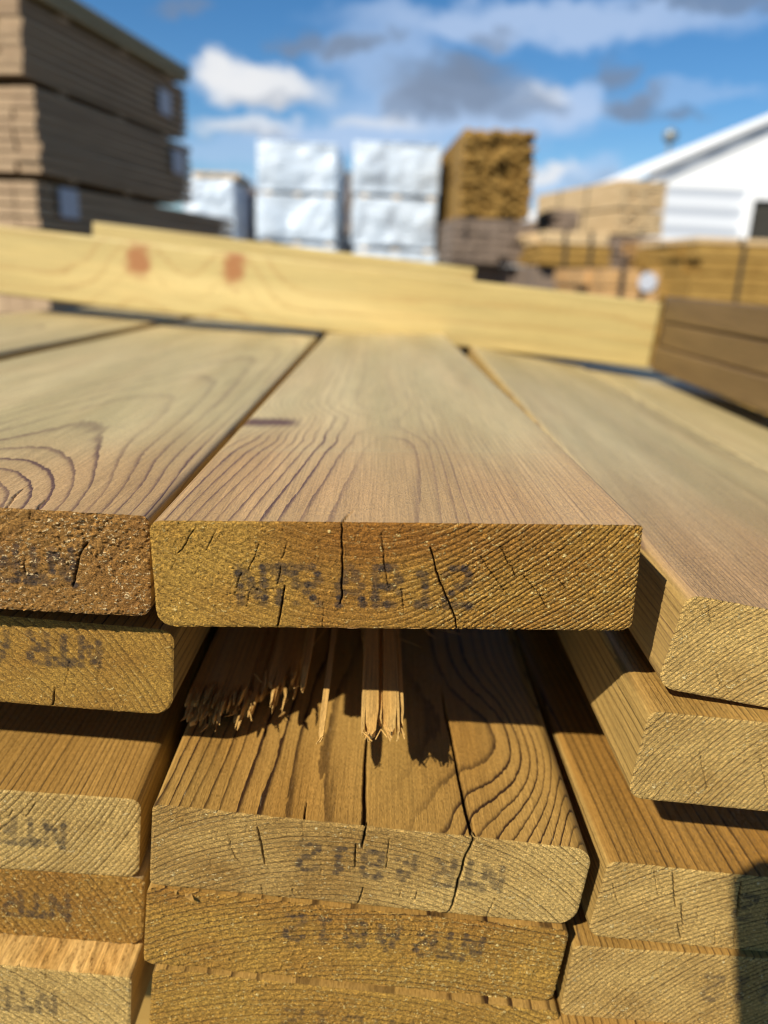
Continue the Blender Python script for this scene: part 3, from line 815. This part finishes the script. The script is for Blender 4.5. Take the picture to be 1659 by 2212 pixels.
# ------------------------------------------------------------------ pale battens across the stack
Ys = 0.935
def ray_y(px, py, yy):
    r = SS.T @ unp(px, py)
    return r * (yy / r[1])
def batten(label, ptl, ptr, pbl, pbr, yy, th, seed, knots=(), x_ext=(0.0, 0.0)):
    a, b_, c, d_ = ray_y(*ptl, yy), ray_y(*ptr, yy), ray_y(*pbl, yy), ray_y(*pbr, yy)
    hgt = 0.5 * ((a[2] - c[2]) + (b_[2] - d_[2]))
    x0, x1 = a[0] - x_ext[0], b_[0] + x_ext[1]
    sl = atan2(b_[2] - a[2], b_[0] - a[0])
    L = (x1 - x0) / cos(sl)
    ztop = a[2] - x_ext[0] * tan(sl)
    # local x -> towards the camera, local y -> along the stack's x
    R0 = np.array([[0, 1, 0], [-1, 0, 0], [0, 0, 1.0]])
    Rt = np.array([[cos(-sl), 0, sin(-sl)], [0, 1, 0], [-sin(-sl), 0, cos(-sl)]])
    Rf = Rt @ R0
    pos = np.array([x0, yy + th / 2, ztop])
    kk = []
    for (px, py, sy, sz) in knots:
        q = ray_y(px, py, yy)
        kk.append((th / 2, (q[0] - x0) / cos(sl), q[2] - ztop - (q[0] - x0) * tan(sl), .02, sy * .8, sz))
    return board('timber_batten', label, th, hgt, L, pos, (0, 0, 0), (-.05, .02), a=70, r0=0.05, seed=seed, chip=.3, tint=.3, ringc=.6, knots=kk,
                 radii=(.003,) * 4, res=.0006, tstep=4, mats=(M_END, M_FRESH), R=Rf, late=1.3, wav=.006, kamp=.035, warm=0.0, yseg=np.linspace(0, L, 260), ttint=lambda x, y: .35 + .3 * vn(y / .12, x * 0, x * 0, seed),
                 cat='batten', group='pale battens laid across the stack')
b1 = batten('pale yellow batten with two red knots lying across the stack top', (0, 487), (1438, 655), (0, 641), (1404, 792), Ys, .05, 301,
            knots=[(300, 562, .019, .022), (505, 578, .017, .022)], x_ext=(.12, -.004))
b2_ = batten('plain pale batten lying behind the knotted one, its top and right end showing', (200, 479), (1028, 580), (200, 540), (1028, 650), 1.30, .05, 312)

# two more board layers stacked at the right of the top
qb, qt = ray_y(1405, 800, .93), ray_y(1441, 640, .93)
for i, lb in enumerate(['upper brown board stacked at the right beside the end of the pale batten', 'middle brown board stacked at the right beside the end of the pale batten', 'lower brown board stacked at the right beside the end of the pale batten']):
    th = (qt[2] - qb[2]) / 3
    yy = (.30, .33, .31)[i]
    board('timber_board', lb, W0, th - .0006, .93 - yy, (qb[0] + W0 / 2 + .002 * (i % 2), yy, qt[2] - i * th), (0, 0.0, 0.0), P(-20, -90), a=420, r0=.1, seed=330 + i, chip=.4, tint=.4,
          res=.0008, tstep=3, mats=(M_END, M_WEATH), warm=0.0, late=.9, radii=(.002,) * 4)
# ------------------------------------------------------------------ yard materials
def pack_mat(name, c0, c1, c2, rough=0.75):
    t = NT(name)
    co = t.node('ShaderNodeTexCoord').outputs['Object']
    r = t.attr('rnd')
    n = t.noise(t.vmath('MULTIPLY', co, (9, 2, 30)), 1.0, 4.0, 0.6)
    n2 = t.noise(co, 1.1, 2.0)
    col = t.mix(t.math('ADD', t.math('MULTIPLY', r, 0.7), t.math('MULTIPLY', n2, 0.3)), c0, c1)
    col = t.mix(t.rng(n, 0.45, 0.75, 0.0, 0.75), col, c2)
    return t.pbr(col, rough, n, 0.3, 0.004, 0.25)
M_GREY = pack_mat('weathered_brown_timber', (0.34, 0.232, 0.138), (0.44, 0.31, 0.185), (0.23, 0.153, 0.088))
M_GREYTOP = pack_mat('weathered_olive_timber', (0.33, 0.265, 0.145), (0.40, 0.33, 0.185), (0.24, 0.185, 0.10))
M_GOLD = pack_mat('golden_treated_timber', (0.29, 0.165, 0.035), (0.38, 0.23, 0.06), (0.16, 0.08, 0.015))
M_PALE = pack_mat('pale_new_timber', (0.56, 0.40, 0.21), (0.66, 0.49, 0.28), (0.44, 0.29, 0.14))
M_ORAN = pack_mat('orange_timber', (0.46, 0.26, 0.10), (0.54, 0.33, 0.14), (0.32, 0.17, 0.06))
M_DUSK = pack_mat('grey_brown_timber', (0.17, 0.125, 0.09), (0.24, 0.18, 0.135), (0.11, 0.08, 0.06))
M_STRAP = NT('black_strap').pbr((0.02, 0.02, 0.02), 0.4)
t = NT('paper_tag'); M_TAG = t.pbr(t.mix(t.noise(t.node('ShaderNodeTexCoord').outputs['Object'], 30.0), (0.42, 0.43, 0.47), (0.55, 0.56, 0.60)), 0.6)
t = NT('white_wrap_film')
co = t.node('ShaderNodeTexCoord').outputs['Object']
wn = t.noise(t.vmath('MULTIPLY', t.vmath('ADD', co, t.vmath('MULTIPLY', t.noise(co, 1.5, 2.0, out='Color'), (0.5, 0.5, 0.5))), (2.0, 2.0, 5.0)), 1.0, 5.0, 0.6)
M_WRAP = t.pbr(t.mix(wn, (0.36, 0.44, 0.53), (0.68, 0.74, 0.80)), t.rng(wn, 0.3, 0.7, 0.25, 0.45), wn, 0.9, 0.06, 0.5)
t = NT('white_tent_fabric'); M_TENT = t.pbr(t.mix(t.noise(t.node('ShaderNodeTexCoord').outputs['Object'], 0.6, 3.0), (0.80, 0.80, 0.79), (0.86, 0.86, 0.85)), 0.55)
t = NT('ribbed_wall_sheet')
co = t.node('ShaderNodeTexCoord').outputs['Object']
wv = t.node('ShaderNodeTexWave', {'Vector': co, 'Scale': 0.55, 'Distortion': 0.4}, bands_direction='Z').outputs['Fac']
M_WALL = t.pbr(t.mix(wv, (0.42, 0.45, 0.50), (0.70, 0.72, 0.75)), 0.5, wv, 0.3, 0.03)
t = NT('dark_door_panel'); M_DARK = t.pbr(t.mix(t.noise(t.node('ShaderNodeTexCoord').outputs['Object'], 3.0), (0.035, 0.03, 0.022), (0.05, 0.045, 0.032)), 0.6)
t = NT('galvanised_steel'); M_STEEL = t.pbr(t.mix(t.noise(t.node('ShaderNodeTexCoord').outputs['Object'], 20.0), (0.22, 0.25, 0.25), (0.3, 0.32, 0.32)), 0.45, Metallic=0.5)
t = NT('yard_gravel')
co = t.node('ShaderNodeTexCoord').outputs['Object']
gn = t.noise(co, 40.0, 4.0, 0.7)
M_GROUND = t.pbr(t.mix(t.noise(co, 0.4, 4.0), t.mix(gn, (0.07, 0.066, 0.058), (0.13, 0.122, 0.108)), t.mix(gn, (0.09, 0.084, 0.074), (0.16, 0.15, 0.13))), 0.9, gn, 0.6, 0.02)

# ------------------------------------------------------------------ packs in the yard
def pack(name, label, D, x0, x1, ytop, ybot, depth, mat, yaw=0.0, rows=8, cols=8, jit=0.03, straps=2, tags=(), strap=True, overhang=0.0, group='timber packs standing in the yard', fromground=False, along='y'):
    """boards strapped together; front face spans the given directions D metres ahead"""
    ym = 0.5 * (ytop + ybot); xm = 0.5 * (x0 + x1)
    a = wp(x0, ym, D); b = wp(x1, ym, D)
    w = abs(b[0] - a[0]); zt = wp(xm, ytop, D)[2]; z0 = 0.0 if fromground else wp(xm, ybot, D)[2]
    h = zt - z0
    e = empty(name, ((a[0] + b[0]) / 2, D, z0), yaw)
    tag(e, label, 'timber pack', group)
    r = random.Random(hash(label) & 0xffff if False else int(x0 * 7 + ytop * 13))
    m = MB()
    bh = h / rows; bw = w / cols
    for i in range(rows):
        for j in range(cols):
            dy0, dy1 = abs(r.gauss(0, jit)), abs(r.gauss(0, jit))
            if along == 'y':
                m.box(-w / 2 + j * bw + .002, -w / 2 + (j + 1) * bw - .002, dy0, depth - dy1, i * bh + .003, (i + 1) * bh - .003, r.random(), min(bh, bw) * .07)
            else:
                jb = depth / cols
                s = len(m.v)
                m.box(j * jb + .002, (j + 1) * jb - .002, -w / 2 + dy0, w / 2 - dy1, i * bh + .003, (i + 1) * bh - .003, r.random(), min(bh, jb) * .07)
                for k in range(s, len(m.v)):
                    x, y, z = m.v[k]; m.v[k] = (y, x, z)
    m.build('boards', mat, e)
    for k in range(straps if strap else 0):
        s = MB()
        yy = depth * (k + 1) / (straps + 1)
        t_ = .004
        if along == 'y':
            s.box(-w / 2 - t_ - .002, w / 2 + t_ + .002, yy, yy + .03, h, h + t_)
            s.box(-w / 2 - t_ - .002, -w / 2 - .002, yy, yy + .03, 0, h - .001)
            s.box(w / 2 + .002, w / 2 + t_ + .002, yy, yy + .03, 0, h - .001)
        else:
            xx = -w / 2 + w * (k + 1) / (straps + 1)
            s.box(xx, xx + .03, -t_ - .002, depth + t_ + .002, h, h + t_)
            s.box(xx, xx + .03, -t_ - .002, -.002, 0, h - .001)
        s.build('strap', M_STRAP, e)
    return e, w, h

# left: tall stack of long brown packs, seen along its side
D1, D2 = 4.0, 5.8
c_near = wp(80, 300, D1); c_far = wp(413, 300, D2)
yawL = -atan2(c_far[0] - c_near[0], D2 - D1)
Lp = math.hypot(c_far[0] - c_near[0], D2 - D1)
def zl(y): return wp(80, y, D1)[2]
tiers = [(390, 520, -.03, 0.9, 'lower long brown pack of the tall left stack, pale tag near its near end', M_GREY, [(150, 440)], 5),
         (184, 373, 0.0, 0.0, 'middle long brown pack of the tall left stack, small tag at its far end', M_GREY, [(385, 350)], 8),
         (-6, 164, -.02, 0.0, 'upper long brown pack of the tall left stack, white tag at its far end', M_GREY, [(357, 222)], 8),
         (-72, -16, .02, -.03, 'thin olive top pack crowning the tall left stack', M_GREYTOP, [], 2)]
for k, (yt, yb, dx, ex, lb, mt, tg, rows) in enumerate(tiers):
    zt_, zb_ = zl(yt), zl(yb)
    e = empty('timber_pack', (c_near[0], c_near[1], zb_), yawL)
    tag(e, lb, 'timber pack', 'timber packs standing in the yard')
    r = random.Random(40 + k)
    m = MB()
    h = zt_ - zb_; bh = h / rows; cols = 9; bw = 1.1 / cols
    for i in range(rows):
        for j in range(cols):
            m.box(-1.1 + dx + j * bw + .002, -1.1 + dx + (j + 1) * bw - .002 + r.gauss(0, .003), abs(r.gauss(0, .008)) - .03 * (k == 2), Lp + ex - abs(r.gauss(0, .02)), i * bh + .006, (i + 1) * bh - .006, r.random(), bh * .08)
    m.build('boards', mt, e)
    for (px, py) in tg:
        rr = C2W @ unp(px, py)
        # meet the pack's long side
        ca, sa = cos(yawL), sin(yawL)
        o_ = ORG - np.array([c_near[0], c_near[1], zb_])
        lo = np.array([ca * o_[0] + sa * o_[1], -sa * o_[0] + ca * o_[1], o_[2]])
        ld = np.array([ca * rr[0] + sa * rr[1], -sa * rr[0] + ca * rr[1], rr[2]])
        q = lo + ld * ((dx + .02 - lo[0]) / ld[0])
        s = MB(); s.box(dx + .0185, dx + .022, q[1] - .085, q[1] + .085, q[2] - .07, q[2] + .07)
        s.build('paper_tag', M_TAG, e)
    for yy in (.3, .9, 1.5):                      # cross bearers under the pack
        s = MB(); s.box(-1.05 + dx, dx - .03, yy, yy + .08, -.022, -.001)
        s.build('cross_bearer', M_GREY, e)
# lower part of that stack down to the ground
e = empty('timber_pack', (c_near[0], c_near[1], 0), yawL)
tag(e, 'bottom brown pack of the tall left stack, hidden behind the pale batten', 'timber pack', 'timber packs standing in the yard')
m = MB(); zb_ = zl(520) - .03
for i in range(8):
    for j in range(9):
        m.box(-1.1 + j * .122, -1.1 + j * .122 + .118, 0, Lp + .9, i * zb_ / 8 + .003, (i + 1) * zb_ / 8 - .003, random.random(), .004)
m.build('boards', M_GREY, e)

# white wrapped packs
def wrapped(label, D, x0, x1, yt, yb, depth, yaw, seed, fromground=False):
    xm = .5 * (x0 + x1); ym = .5 * (yt + yb)
    a, b = wp(x0, ym, D), wp(x1, ym, D)
    w = b[0] - a[0]; z0 = 0 if fromground else wp(xm, yb, D)[2]; h = wp(xm, yt, D)[2] - z0
    e = empty('wrapped_pack', ((a[0] + b[0]) / 2, D, z0), yaw)
    tag(e, label, 'wrapped pack', 'white wrapped packs in the yard')
    n = 40
    faces = []
    V, Q = [], []
    def grid(fn, nu, nv):
        base = len(V)
        for i in range(nu + 1):
            for j in range(nv + 1):
                V.append(fn(i / nu, j / nv))
        for i in range(nu):
            for j in range(nv):
                a_ = base + i * (nv + 1) + j
                Q.append((a_, a_ + nv + 1, a_ + nv + 2, a_ + 1))
    grid(lambda u, v: (-w / 2 + w * u, 0, h * v), n, n)
    grid(lambda u, v: (w / 2, depth * u, h * v), n, n)
    grid(lambda u, v: (w / 2 - w * u, depth, h * v), 10, 10)
    grid(lambda u, v: (-w / 2, depth - depth * u, h * v), n, n)
    grid(lambda u, v: (-w / 2 + w * u, depth * v, h), n, n)
    grid(lambda u, v: (-w / 2 + w * u, depth - depth * v, 0), 4, 4)
    V = np.array(V)
    cx, cy, cz = 0, depth / 2, h / 2
    dn = V - np.array([cx, cy, cz])
    dn = dn / np.array([w / 2, depth / 2, h / 2])
    s = vn(V[:, 0] * 3 + V[:, 2] * 4, V[:, 1] * 3, V[:, 2] * 2 - V[:, 0] * 2, seed) + .5 * vn(V[:, 0] * 9, V[:, 1] * 9, V[:, 2] * 9, seed + 1)
    edge = 1 - np.sort(np.abs(dn), 1)[:, 1]
    V = V + np.sign(dn) * (np.abs(dn) > .98) * (s * .035)[:, None] * np.clip(edge * 6, 0, 1)[:, None] - dn * np.exp(-edge * 30)[:, None] * .012
    mesh_obj('wrap_film', V, np.array(Q), [M_WRAP], smooth=True, parent=e)
    mb = MB()
    for xx in (-.4 * w, -.03, .37 * w):
        mb.box(xx, xx + .08, .02, depth - .02, -.05, -.005)
    mb.build('skid', M_PALE, e)
    return e
wrapped('upper white wrapped pack of the left pair in the middle distance', 10.3, 553, 729, 305, 416, 2.4, 0, 51)
wrapped('lower white wrapped pack of the left pair in the middle distance', 10.3, 552, 727, 420, 522, 2.4, 0, 52)
wrapped('bottom white wrapped pack of the left pair, mostly hidden by the batten', 10.3, 552, 727, 527, 640, 2.4, 0, 55)
wrapped('upper white wrapped pack beside the golden brown stack', 9.6, 762, 953, 306, 422, 2.4, .02, 53)
wrapped('lower white wrapped pack beside the golden brown stack', 9.6, 762, 944, 427, 536, 2.4, .02, 54)
wrapped('bottom white wrapped pack beside the golden stack, mostly hidden by the batten', 9.6, 762, 944, 541, 650, 2.4, .02, 56)
wrapped('small white wrapped pack far off beside the tall left stack', 13.0, 395, 508, 385, 520, 1.5, 0, 57)
pack('timber_pack', 'pale boards lying on top of the far small white pack', 13.0, 415, 515, 372, 384, 1.4, M_PALE, rows=2, straps=1)
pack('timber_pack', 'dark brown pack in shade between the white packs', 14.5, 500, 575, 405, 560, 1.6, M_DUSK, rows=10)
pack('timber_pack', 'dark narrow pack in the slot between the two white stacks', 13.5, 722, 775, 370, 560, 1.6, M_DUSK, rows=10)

# golden stack of small sticks on a brown pack
pack('timber_pack', 'tall golden brown pack of small sticks, top of the central stack', 8.6, 1003, 1163, 277, 375, 2.4, M_GOLD, yaw=.05, rows=9, cols=11, jit=.11)
pack('timber_pack', 'second golden brown pack of small sticks in the central stack', 8.6, 996, 1152, 378, 470, 2.4, M_GOLD, yaw=.05, rows=9, cols=11, jit=.11)
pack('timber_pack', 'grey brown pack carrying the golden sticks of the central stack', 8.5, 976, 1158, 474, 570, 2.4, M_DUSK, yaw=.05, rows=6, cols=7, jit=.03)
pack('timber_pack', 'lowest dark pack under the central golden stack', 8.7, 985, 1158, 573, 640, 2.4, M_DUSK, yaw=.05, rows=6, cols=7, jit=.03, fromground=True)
# right hand group
pack('timber_pack', 'low dark golden pack with a pale top between the central stack and the pale stack', 7.5, 1162, 1326, 530, 576, 1.6, M_GOLD, rows=3, cols=4, along='x')
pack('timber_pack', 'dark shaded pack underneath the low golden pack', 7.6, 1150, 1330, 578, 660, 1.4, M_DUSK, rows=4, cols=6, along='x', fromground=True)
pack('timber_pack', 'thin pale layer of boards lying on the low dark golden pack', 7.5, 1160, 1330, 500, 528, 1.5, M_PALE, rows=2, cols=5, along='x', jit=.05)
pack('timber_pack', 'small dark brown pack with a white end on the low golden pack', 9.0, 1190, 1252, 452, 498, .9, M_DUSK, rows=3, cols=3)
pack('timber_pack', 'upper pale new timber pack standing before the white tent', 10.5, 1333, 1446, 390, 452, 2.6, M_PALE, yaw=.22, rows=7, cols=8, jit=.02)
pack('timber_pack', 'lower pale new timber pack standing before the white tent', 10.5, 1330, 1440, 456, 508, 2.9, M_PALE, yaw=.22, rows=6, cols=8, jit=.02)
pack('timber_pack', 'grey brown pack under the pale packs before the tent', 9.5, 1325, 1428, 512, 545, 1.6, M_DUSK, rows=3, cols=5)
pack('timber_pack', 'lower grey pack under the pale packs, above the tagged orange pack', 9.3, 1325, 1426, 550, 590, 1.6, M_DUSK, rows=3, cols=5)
pack('timber_pack', 'orange pack beside the grey packs, left of the golden pack', 8.2, 1428, 1500, 518, 558, 1.6, M_ORAN, rows=3, cols=4)
pack('timber_pack', 'orange brown pack under the plain orange pack, left of the golden pack', 8.2, 1426, 1500, 560, 640, 1.6, M_ORAN, rows=12, fromground=True, cols=4)
pack('timber_pack', 'wide golden pack at the right edge below the tent door', 6.6, 1497, 1800, 533, 608, 1.6, M_GOLD, rows=14, fromground=True, cols=5, along='x')
pack('timber_pack', 'thin pale layer on the golden pack at the right edge', 6.65, 1497, 1800, 517, 531, 1.5, M_PALE, rows=1, cols=5, along='x')
e, w, h = pack('timber_pack', 'low orange pack with a round white tag behind the end of the batten', 5.2, 1292, 1428, 582, 640, 1.4, M_ORAN, rows=12, fromground=True, cols=4, along='x')
q = wp(1398, 609, 5.2)
s = MB()
n = 20
cx_ = q[0] - e.location.x; cz_ = q[2] - e.location.z
s.add([(cx_ + .060 * cos(2 * math.pi * k / n), -.012, cz_ + .060 * sin(2 * math.pi * k / n)) for k in range(n)] + [(cx_ + .060 * cos(2 * math.pi * k / n), -.009, cz_ + .060 * sin(2 * math.pi * k / n)) for k in range(n)],
      [tuple(range(n)), tuple(reversed(range(n, 2 * n)))] + [(k, (k + 1) % n, n + (k + 1) % n, n + k) for k in range(n)])
s.build('paper_tag', M_TAG, e)

# ------------------------------------------------------------------ white tent hall
Dt = 26.0
L0, L1 = wp(1205, 452, Dt), wp(1659, 255, Dt)
sl = (L1[2] - L0[2]) / (L1[0] - L0[0])
ridge_x = L0[0] + 9.0
ridge_z = L0[2] + sl * 9.0
tn = empty('tent_hall', (L0[0], Dt, 0))
tag(tn, 'large white tent hall with a pitched roof and dark doorway at the right', 'tent')
zE = L0[2]
zW = wp(1520, 405, Dt)[2]
m = MB()                                     # gable sheet above the wall
xa_ = .25 + (zW - (zE - .12)) / sl
m.prism([(xa_, zW), (9, ridge_z - .2), (18 - xa_, zW)], .0, .06)
m.build('gable', M_TENT, tn)
m = MB()
for sgn in (0, 1):
    a_, b_ = (-.15, zE - .07), (9.0, ridge_z)
    poly = [a_, b_, (b_[0], b_[1] - .12), (a_[0], a_[1] - .12)]
    if sgn:
        poly = [(18 - x, z) for x, z in poly]
    m.prism(poly, -.25, 22.0)
m.build('roof', M_TENT, tn)
m = MB()
for sgn in (0, 1):                            # roof edge beam
    poly = [(.2, zE - .22), (9.0, ridge_z - .13), (9.0, ridge_z - .33), (.2, zE - .42)]
    if sgn:
        poly = [(18 - x, z) for x, z in poly]
    m.prism(poly, -.10, -.02)
m.build('edge_beam', M_WALL, tn)
zWt = zW - .004
dx0 = wp(1618, 480, Dt)[0] - L0[0]; dzt = wp(1640, 432, Dt)[2]
m = MB()
m.prism([(.25, 0), (dx0 - .25, 0), (dx0 - .25, zWt), (xa_, zWt), (.25, zE - .13)], .0, .08)
m.prism([(17.75, 0), (17.75, zE - .13), (18 - xa_, zWt), (dx0 + 2.85, zWt), (dx0 + 2.85, 0)], .0, .08)
if dzt + .2 < zWt:
    m.box(dx0 - .25, dx0 + 2.85, 0, .08, dzt + .2, zWt)
m.build('wall', M_WALL, tn)
for xa in (.25, 17.67):
    m = MB(); m.box(xa, xa + .08, .09, 21.8, 0, zE - .3)
    m.build('side_wall', M_TENT, tn)
m = MB(); m.box(dx0 - .25, dx0 - .003, -.12, .10, 0, dzt + .2); m.box(dx0 + 2.6, dx0 + 2.85, -.12, .10, 0, dzt + .2); m.box(dx0 - .003, dx0 + 2.6, -.12, .10, dzt, dzt + .2)
m.build('door_frame', M_TENT, tn)
m = MB()
for k in range(8):
    m.box(dx0, dx0 + 2.595, .02, .06, k * dzt / 8 + .004, (k + 1) * dzt / 8 - .004)
m.build('door', M_DARK, tn)

# lamp post by the tent
lp = wp(1447, 305, 52.0)
lo_ = empty('street_lamp', (lp[0], 52.0, 0))
tag(lo_, 'thin grey lamp post with a small dark head rising above the tent roof', 'lamp post')
m = MB(); m.lathe([(.15, 0), (.14, 1.5), (.10, lp[2] - .2), (.09, lp[2] - .12)], 0, 0, 12)
m.build('pole', M_STEEL, lo_, smooth=True)
m = MB(); m.lathe([(.12, lp[2] - .11), (.32, lp[2] - .02), (.46, lp[2] + .22), (.42, lp[2] + .5), (.12, lp[2] + .72)], 0, 0, 16)
m.build('lamp_head', M_STEEL, lo_, smooth=True)

# ground
g = MB(); nn = 24; S_ = 600
me_v = [(-S_ + 2 * S_ * i / nn, -S_ + 2 * S_ * j / nn, 0) for i in range(nn + 1) for j in range(nn + 1)]
g.add(me_v, [(i * (nn + 1) + j, (i + 1) * (nn + 1) + j, (i + 1) * (nn + 1) + j + 1, i * (nn + 1) + j + 1) for i in range(nn) for j in range(nn)])
go = g.build('ground', M_GROUND)
go['kind'] = 'structure'

# the stack's lower packs, down to the ground
for k, (xa, xb, lb) in enumerate([(-.49, -.06, 'lower body of the near stack at the left, down to the ground'), (-.055, .087, 'lower body of the near stack in the middle, down to the ground'), (.092, .47, 'lower body of the near stack at the right, down to the ground')]):
    m = MB(); r = random.Random(k)
    ncol = max(1, round((xb - xa) / .145))
    cw = (xb - xa) / ncol
    for i in range(26):
        for j in range(ncol):
            m.box(xa + j * cw + .001, xa + (j + 1) * cw - .001, .30 + r.random() * .03, 1.6, -.2845 - (i + 1) * .0325 + .0005, -.2845 - i * .0325 - .0005, r.random(), .002)
    e = empty('timber_pack', (0, 0, 0)); e.matrix_world = stack_matrix((0, 0, 0))
    tag(e, lb, 'timber pack', 'timber packs standing in the yard')
    m.build('boards', M_GOLD, e)

# ------------------------------------------------------------------ sun, sky, clouds
dS = np.array([66, 73, -76.0]); dS /= np.linalg.norm(dS)
dW = S2W @ dS
el = math.asin(-dW[2]); az = atan2(-dW[0], -dW[1])     # towards the sun, measured from +Y towards +X
sun = bpy.data.lights.new('sun', 'SUN')
sun.energy = 5.0; sun.angle = radians(0.53); sun.color = (1.0, 0.93, 0.80)
so = bpy.data.objects.new('sun', sun); COL.objects.link(so)
so.rotation_euler = Vector(dW.tolist()).to_track_quat('-Z', 'Y').to_euler()
so.location = (0, -5, 12)

SKY = 0.06
t = NT('World', True)
sky = t.node('ShaderNodeTexSky', sky_type='NISHITA')
sky.sun_disc = False
sky.sun_elevation = el; sky.sun_rotation = az
sky.air_density = 1.0; sky.dust_density = 0.05; sky.ozone_density = 4.5; sky.altitude = 300
gen = t.node('ShaderNodeTexCoord').outputs['Generated']
sep = t.node('ShaderNodeSeparateXYZ', {0: gen})
azn = t.math('ARCTAN2', sep.outputs[0], sep.outputs[1])
eln = t.math('ARCSINE', sep.outputs[2])
ang = t.node('ShaderNodeCombineXYZ', {0: azn, 1: eln, 2: 0.0}).outputs[0]
n1 = t.vmath('SUBTRACT', t.noise(t.vmath('MULTIPLY', ang, (11, 17, 1)), 1.0, 6.0, 0.58, out='Color'), (0.5, 0.5, 0.5))
n2 = t.vmath('SUBTRACT', t.noise(t.vmath('MULTIPLY', ang, (45, 60, 1)), 1.0, 4.0, 0.6, out='Color'), (0.5, 0.5, 0.5))
q = t.vmath('ADD', ang, t.vmath('ADD', t.vmath('MULTIPLY', n1, (0.11, 0.07, 0)), t.vmath('MULTIPLY', n2, (0.03, 0.026, 0))))
WHITE, GREY, VEIL = [tuple(v / SKY / 1.366 for v in c) for c in ((.86, .87, .89), (.20, .26, .37), (.52, .65, .88))]
clouds = [  # centre and radii in frame pixels, colour, opacity
 (1180, 45, 520, 55, VEIL, .7), (820, 120, 150, 70, VEIL, .5), (1000, 235, 330, 75, VEIL, .75), (760, 305, 240, 45, VEIL, .75), (540, 325, 230, 40, VEIL, .45),
 (1230, 225, 75, 70, VEIL, .6), (1230, 400, 150, 55, VEIL, .65), (1490, 205, 190, 22, VEIL, .3), (760, 420, 420, 50, VEIL, .5),
 (565, 180, 150, 45, WHITE, .95), (462, 145, 50, 40, WHITE, .95), (540, 150, 75, 35, WHITE, .9), (540, 268, 125, 28, WHITE, .7), (1190, 370, 60, 28, WHITE, .85), (820, 260, 110, 26, WHITE, .55), (1170, 205, 40, 26, WHITE, .5),
 (575, 205, 110, 16, GREY, .35), (560, 287, 110, 12, GREY, .3),
 (655, 88, 65, 30, GREY, .75), (760, 105, 58, 28, GREY, .85), (1000, 190, 175, 55, GREY, .85), (1020, 145, 110, 35, GREY, .75), (890, 225, 90, 35, GREY, .6), (1150, 235, 70, 25, GREY, .6),
 (1310, 148, 75, 34, GREY, .8), (1365, 222, 85, 32, GREY, .85), (1480, 240, 50, 18, GREY, .7), (390, 6, 80, 22, GREY, .6), (1560, -8, 170, 24, GREY, .7), (1070, 75, 50, 22, GREY, .55), (845, 95, 26, 22, GREY, .5), (1290, 410, 60, 35, GREY, .3),
]
col = t.node('ShaderNodeHueSaturation', {'Saturation': 1.24, 'Value': 1.28, 'Color': sky.outputs[0]}).outputs[0]
for (px, py, rx, ry, c, op) in clouds:
    d_ = C2W @ unp(px, py); d1 = C2W @ unp(px + rx, py); d2 = C2W @ unp(px, py - ry)
    a0, e0 = atan2(d_[0], d_[1]), math.asin(d_[2])
    ra = abs(atan2(d1[0], d1[1]) - a0) + 1e-4; re = abs(math.asin(d2[2]) - e0) + 1e-4
    v = t.vmath('DIVIDE', t.vmath('SUBTRACT', q, (a0, e0, 0)), (ra, re, 1))
    f = t.rng(t.vmath('LENGTH', v), 1.25, 0.45, 0.0, op, smooth=True)
    col = t.mix(f, col, c)
bg = t.node('ShaderNodeBackground', {'Color': col, 'Strength': SKY})
t.t.links.new(bg.outputs[0], t.out.inputs[0])

# ------------------------------------------------------------------ the photographer's phone, behind the lens
ph = empty('smartphone', ORG.tolist())
Mp = np.eye(4); Mp[:3, :3] = C2W @ np.array([[1, 0, 0], [0, 0, 1], [0, 1, 0.0]]); Mp[:3, 3] = ORG
ph.matrix_world = Matrix(Mp.tolist())          # local x right, y along the view, z up
tag(ph, 'black smartphone held behind the viewpoint, its shadow falling on the lower right boards', 'phone')
m = MB(); m.prism([p for p in [(-.035, -.104), (.021, -.104), (.029, -.096), (.029, .034), (.021, .042), (-.035, .042), (-.043, .034), (-.043, -.096)]], -.0125, -.0050)
m.build('body', M_STRAP, ph)
m = MB(); m.prism([(-.0385, -.099), (.0245, -.099), (.0245, .037), (-.0385, .037)], -.0132, -.0126)
m.build('screen', M_DARK, ph)
m = MB(); m.prism([(-.020, -.022), (.018, -.022), (.018, .018), (-.020, .018)], -.0049, -.0025)
m.build('camera_bump', M_STRAP, ph)

# ------------------------------------------------------------------ camera
cam = bpy.data.cameras.new('camera')
co_ = bpy.data.objects.new('camera', cam); COL.objects.link(co_)
Mc = np.eye(4)
Mc[:3, :3] = C2W @ np.diag([1, 1, -1.0])
Mc[:3, 3] = ORG
co_.matrix_world = Matrix(Mc.tolist())
cam.sensor_fit = 'VERTICAL'; cam.sensor_height = 24.0; cam.sensor_width = 18.0
cam.lens = 24.0 * F / 2212.0
cam.clip_start = 0.005; cam.clip_end = 3000
cam.dof.use_dof = True
cam.dof.focus_distance = 0.235
cam.dof.aperture_fstop = cam.lens * .001 / 0.0036
cam.dof.aperture_blades = 0
scene.camera = co_
scene.cycles.filter_width = 1.15
scene.render.resolution_x = 768; scene.render.resolution_y = 1024
vs = scene.view_settings
vs.view_transform = 'Standard'; vs.look = 'None'; vs.gamma = 1.0; vs.exposure = 0.45
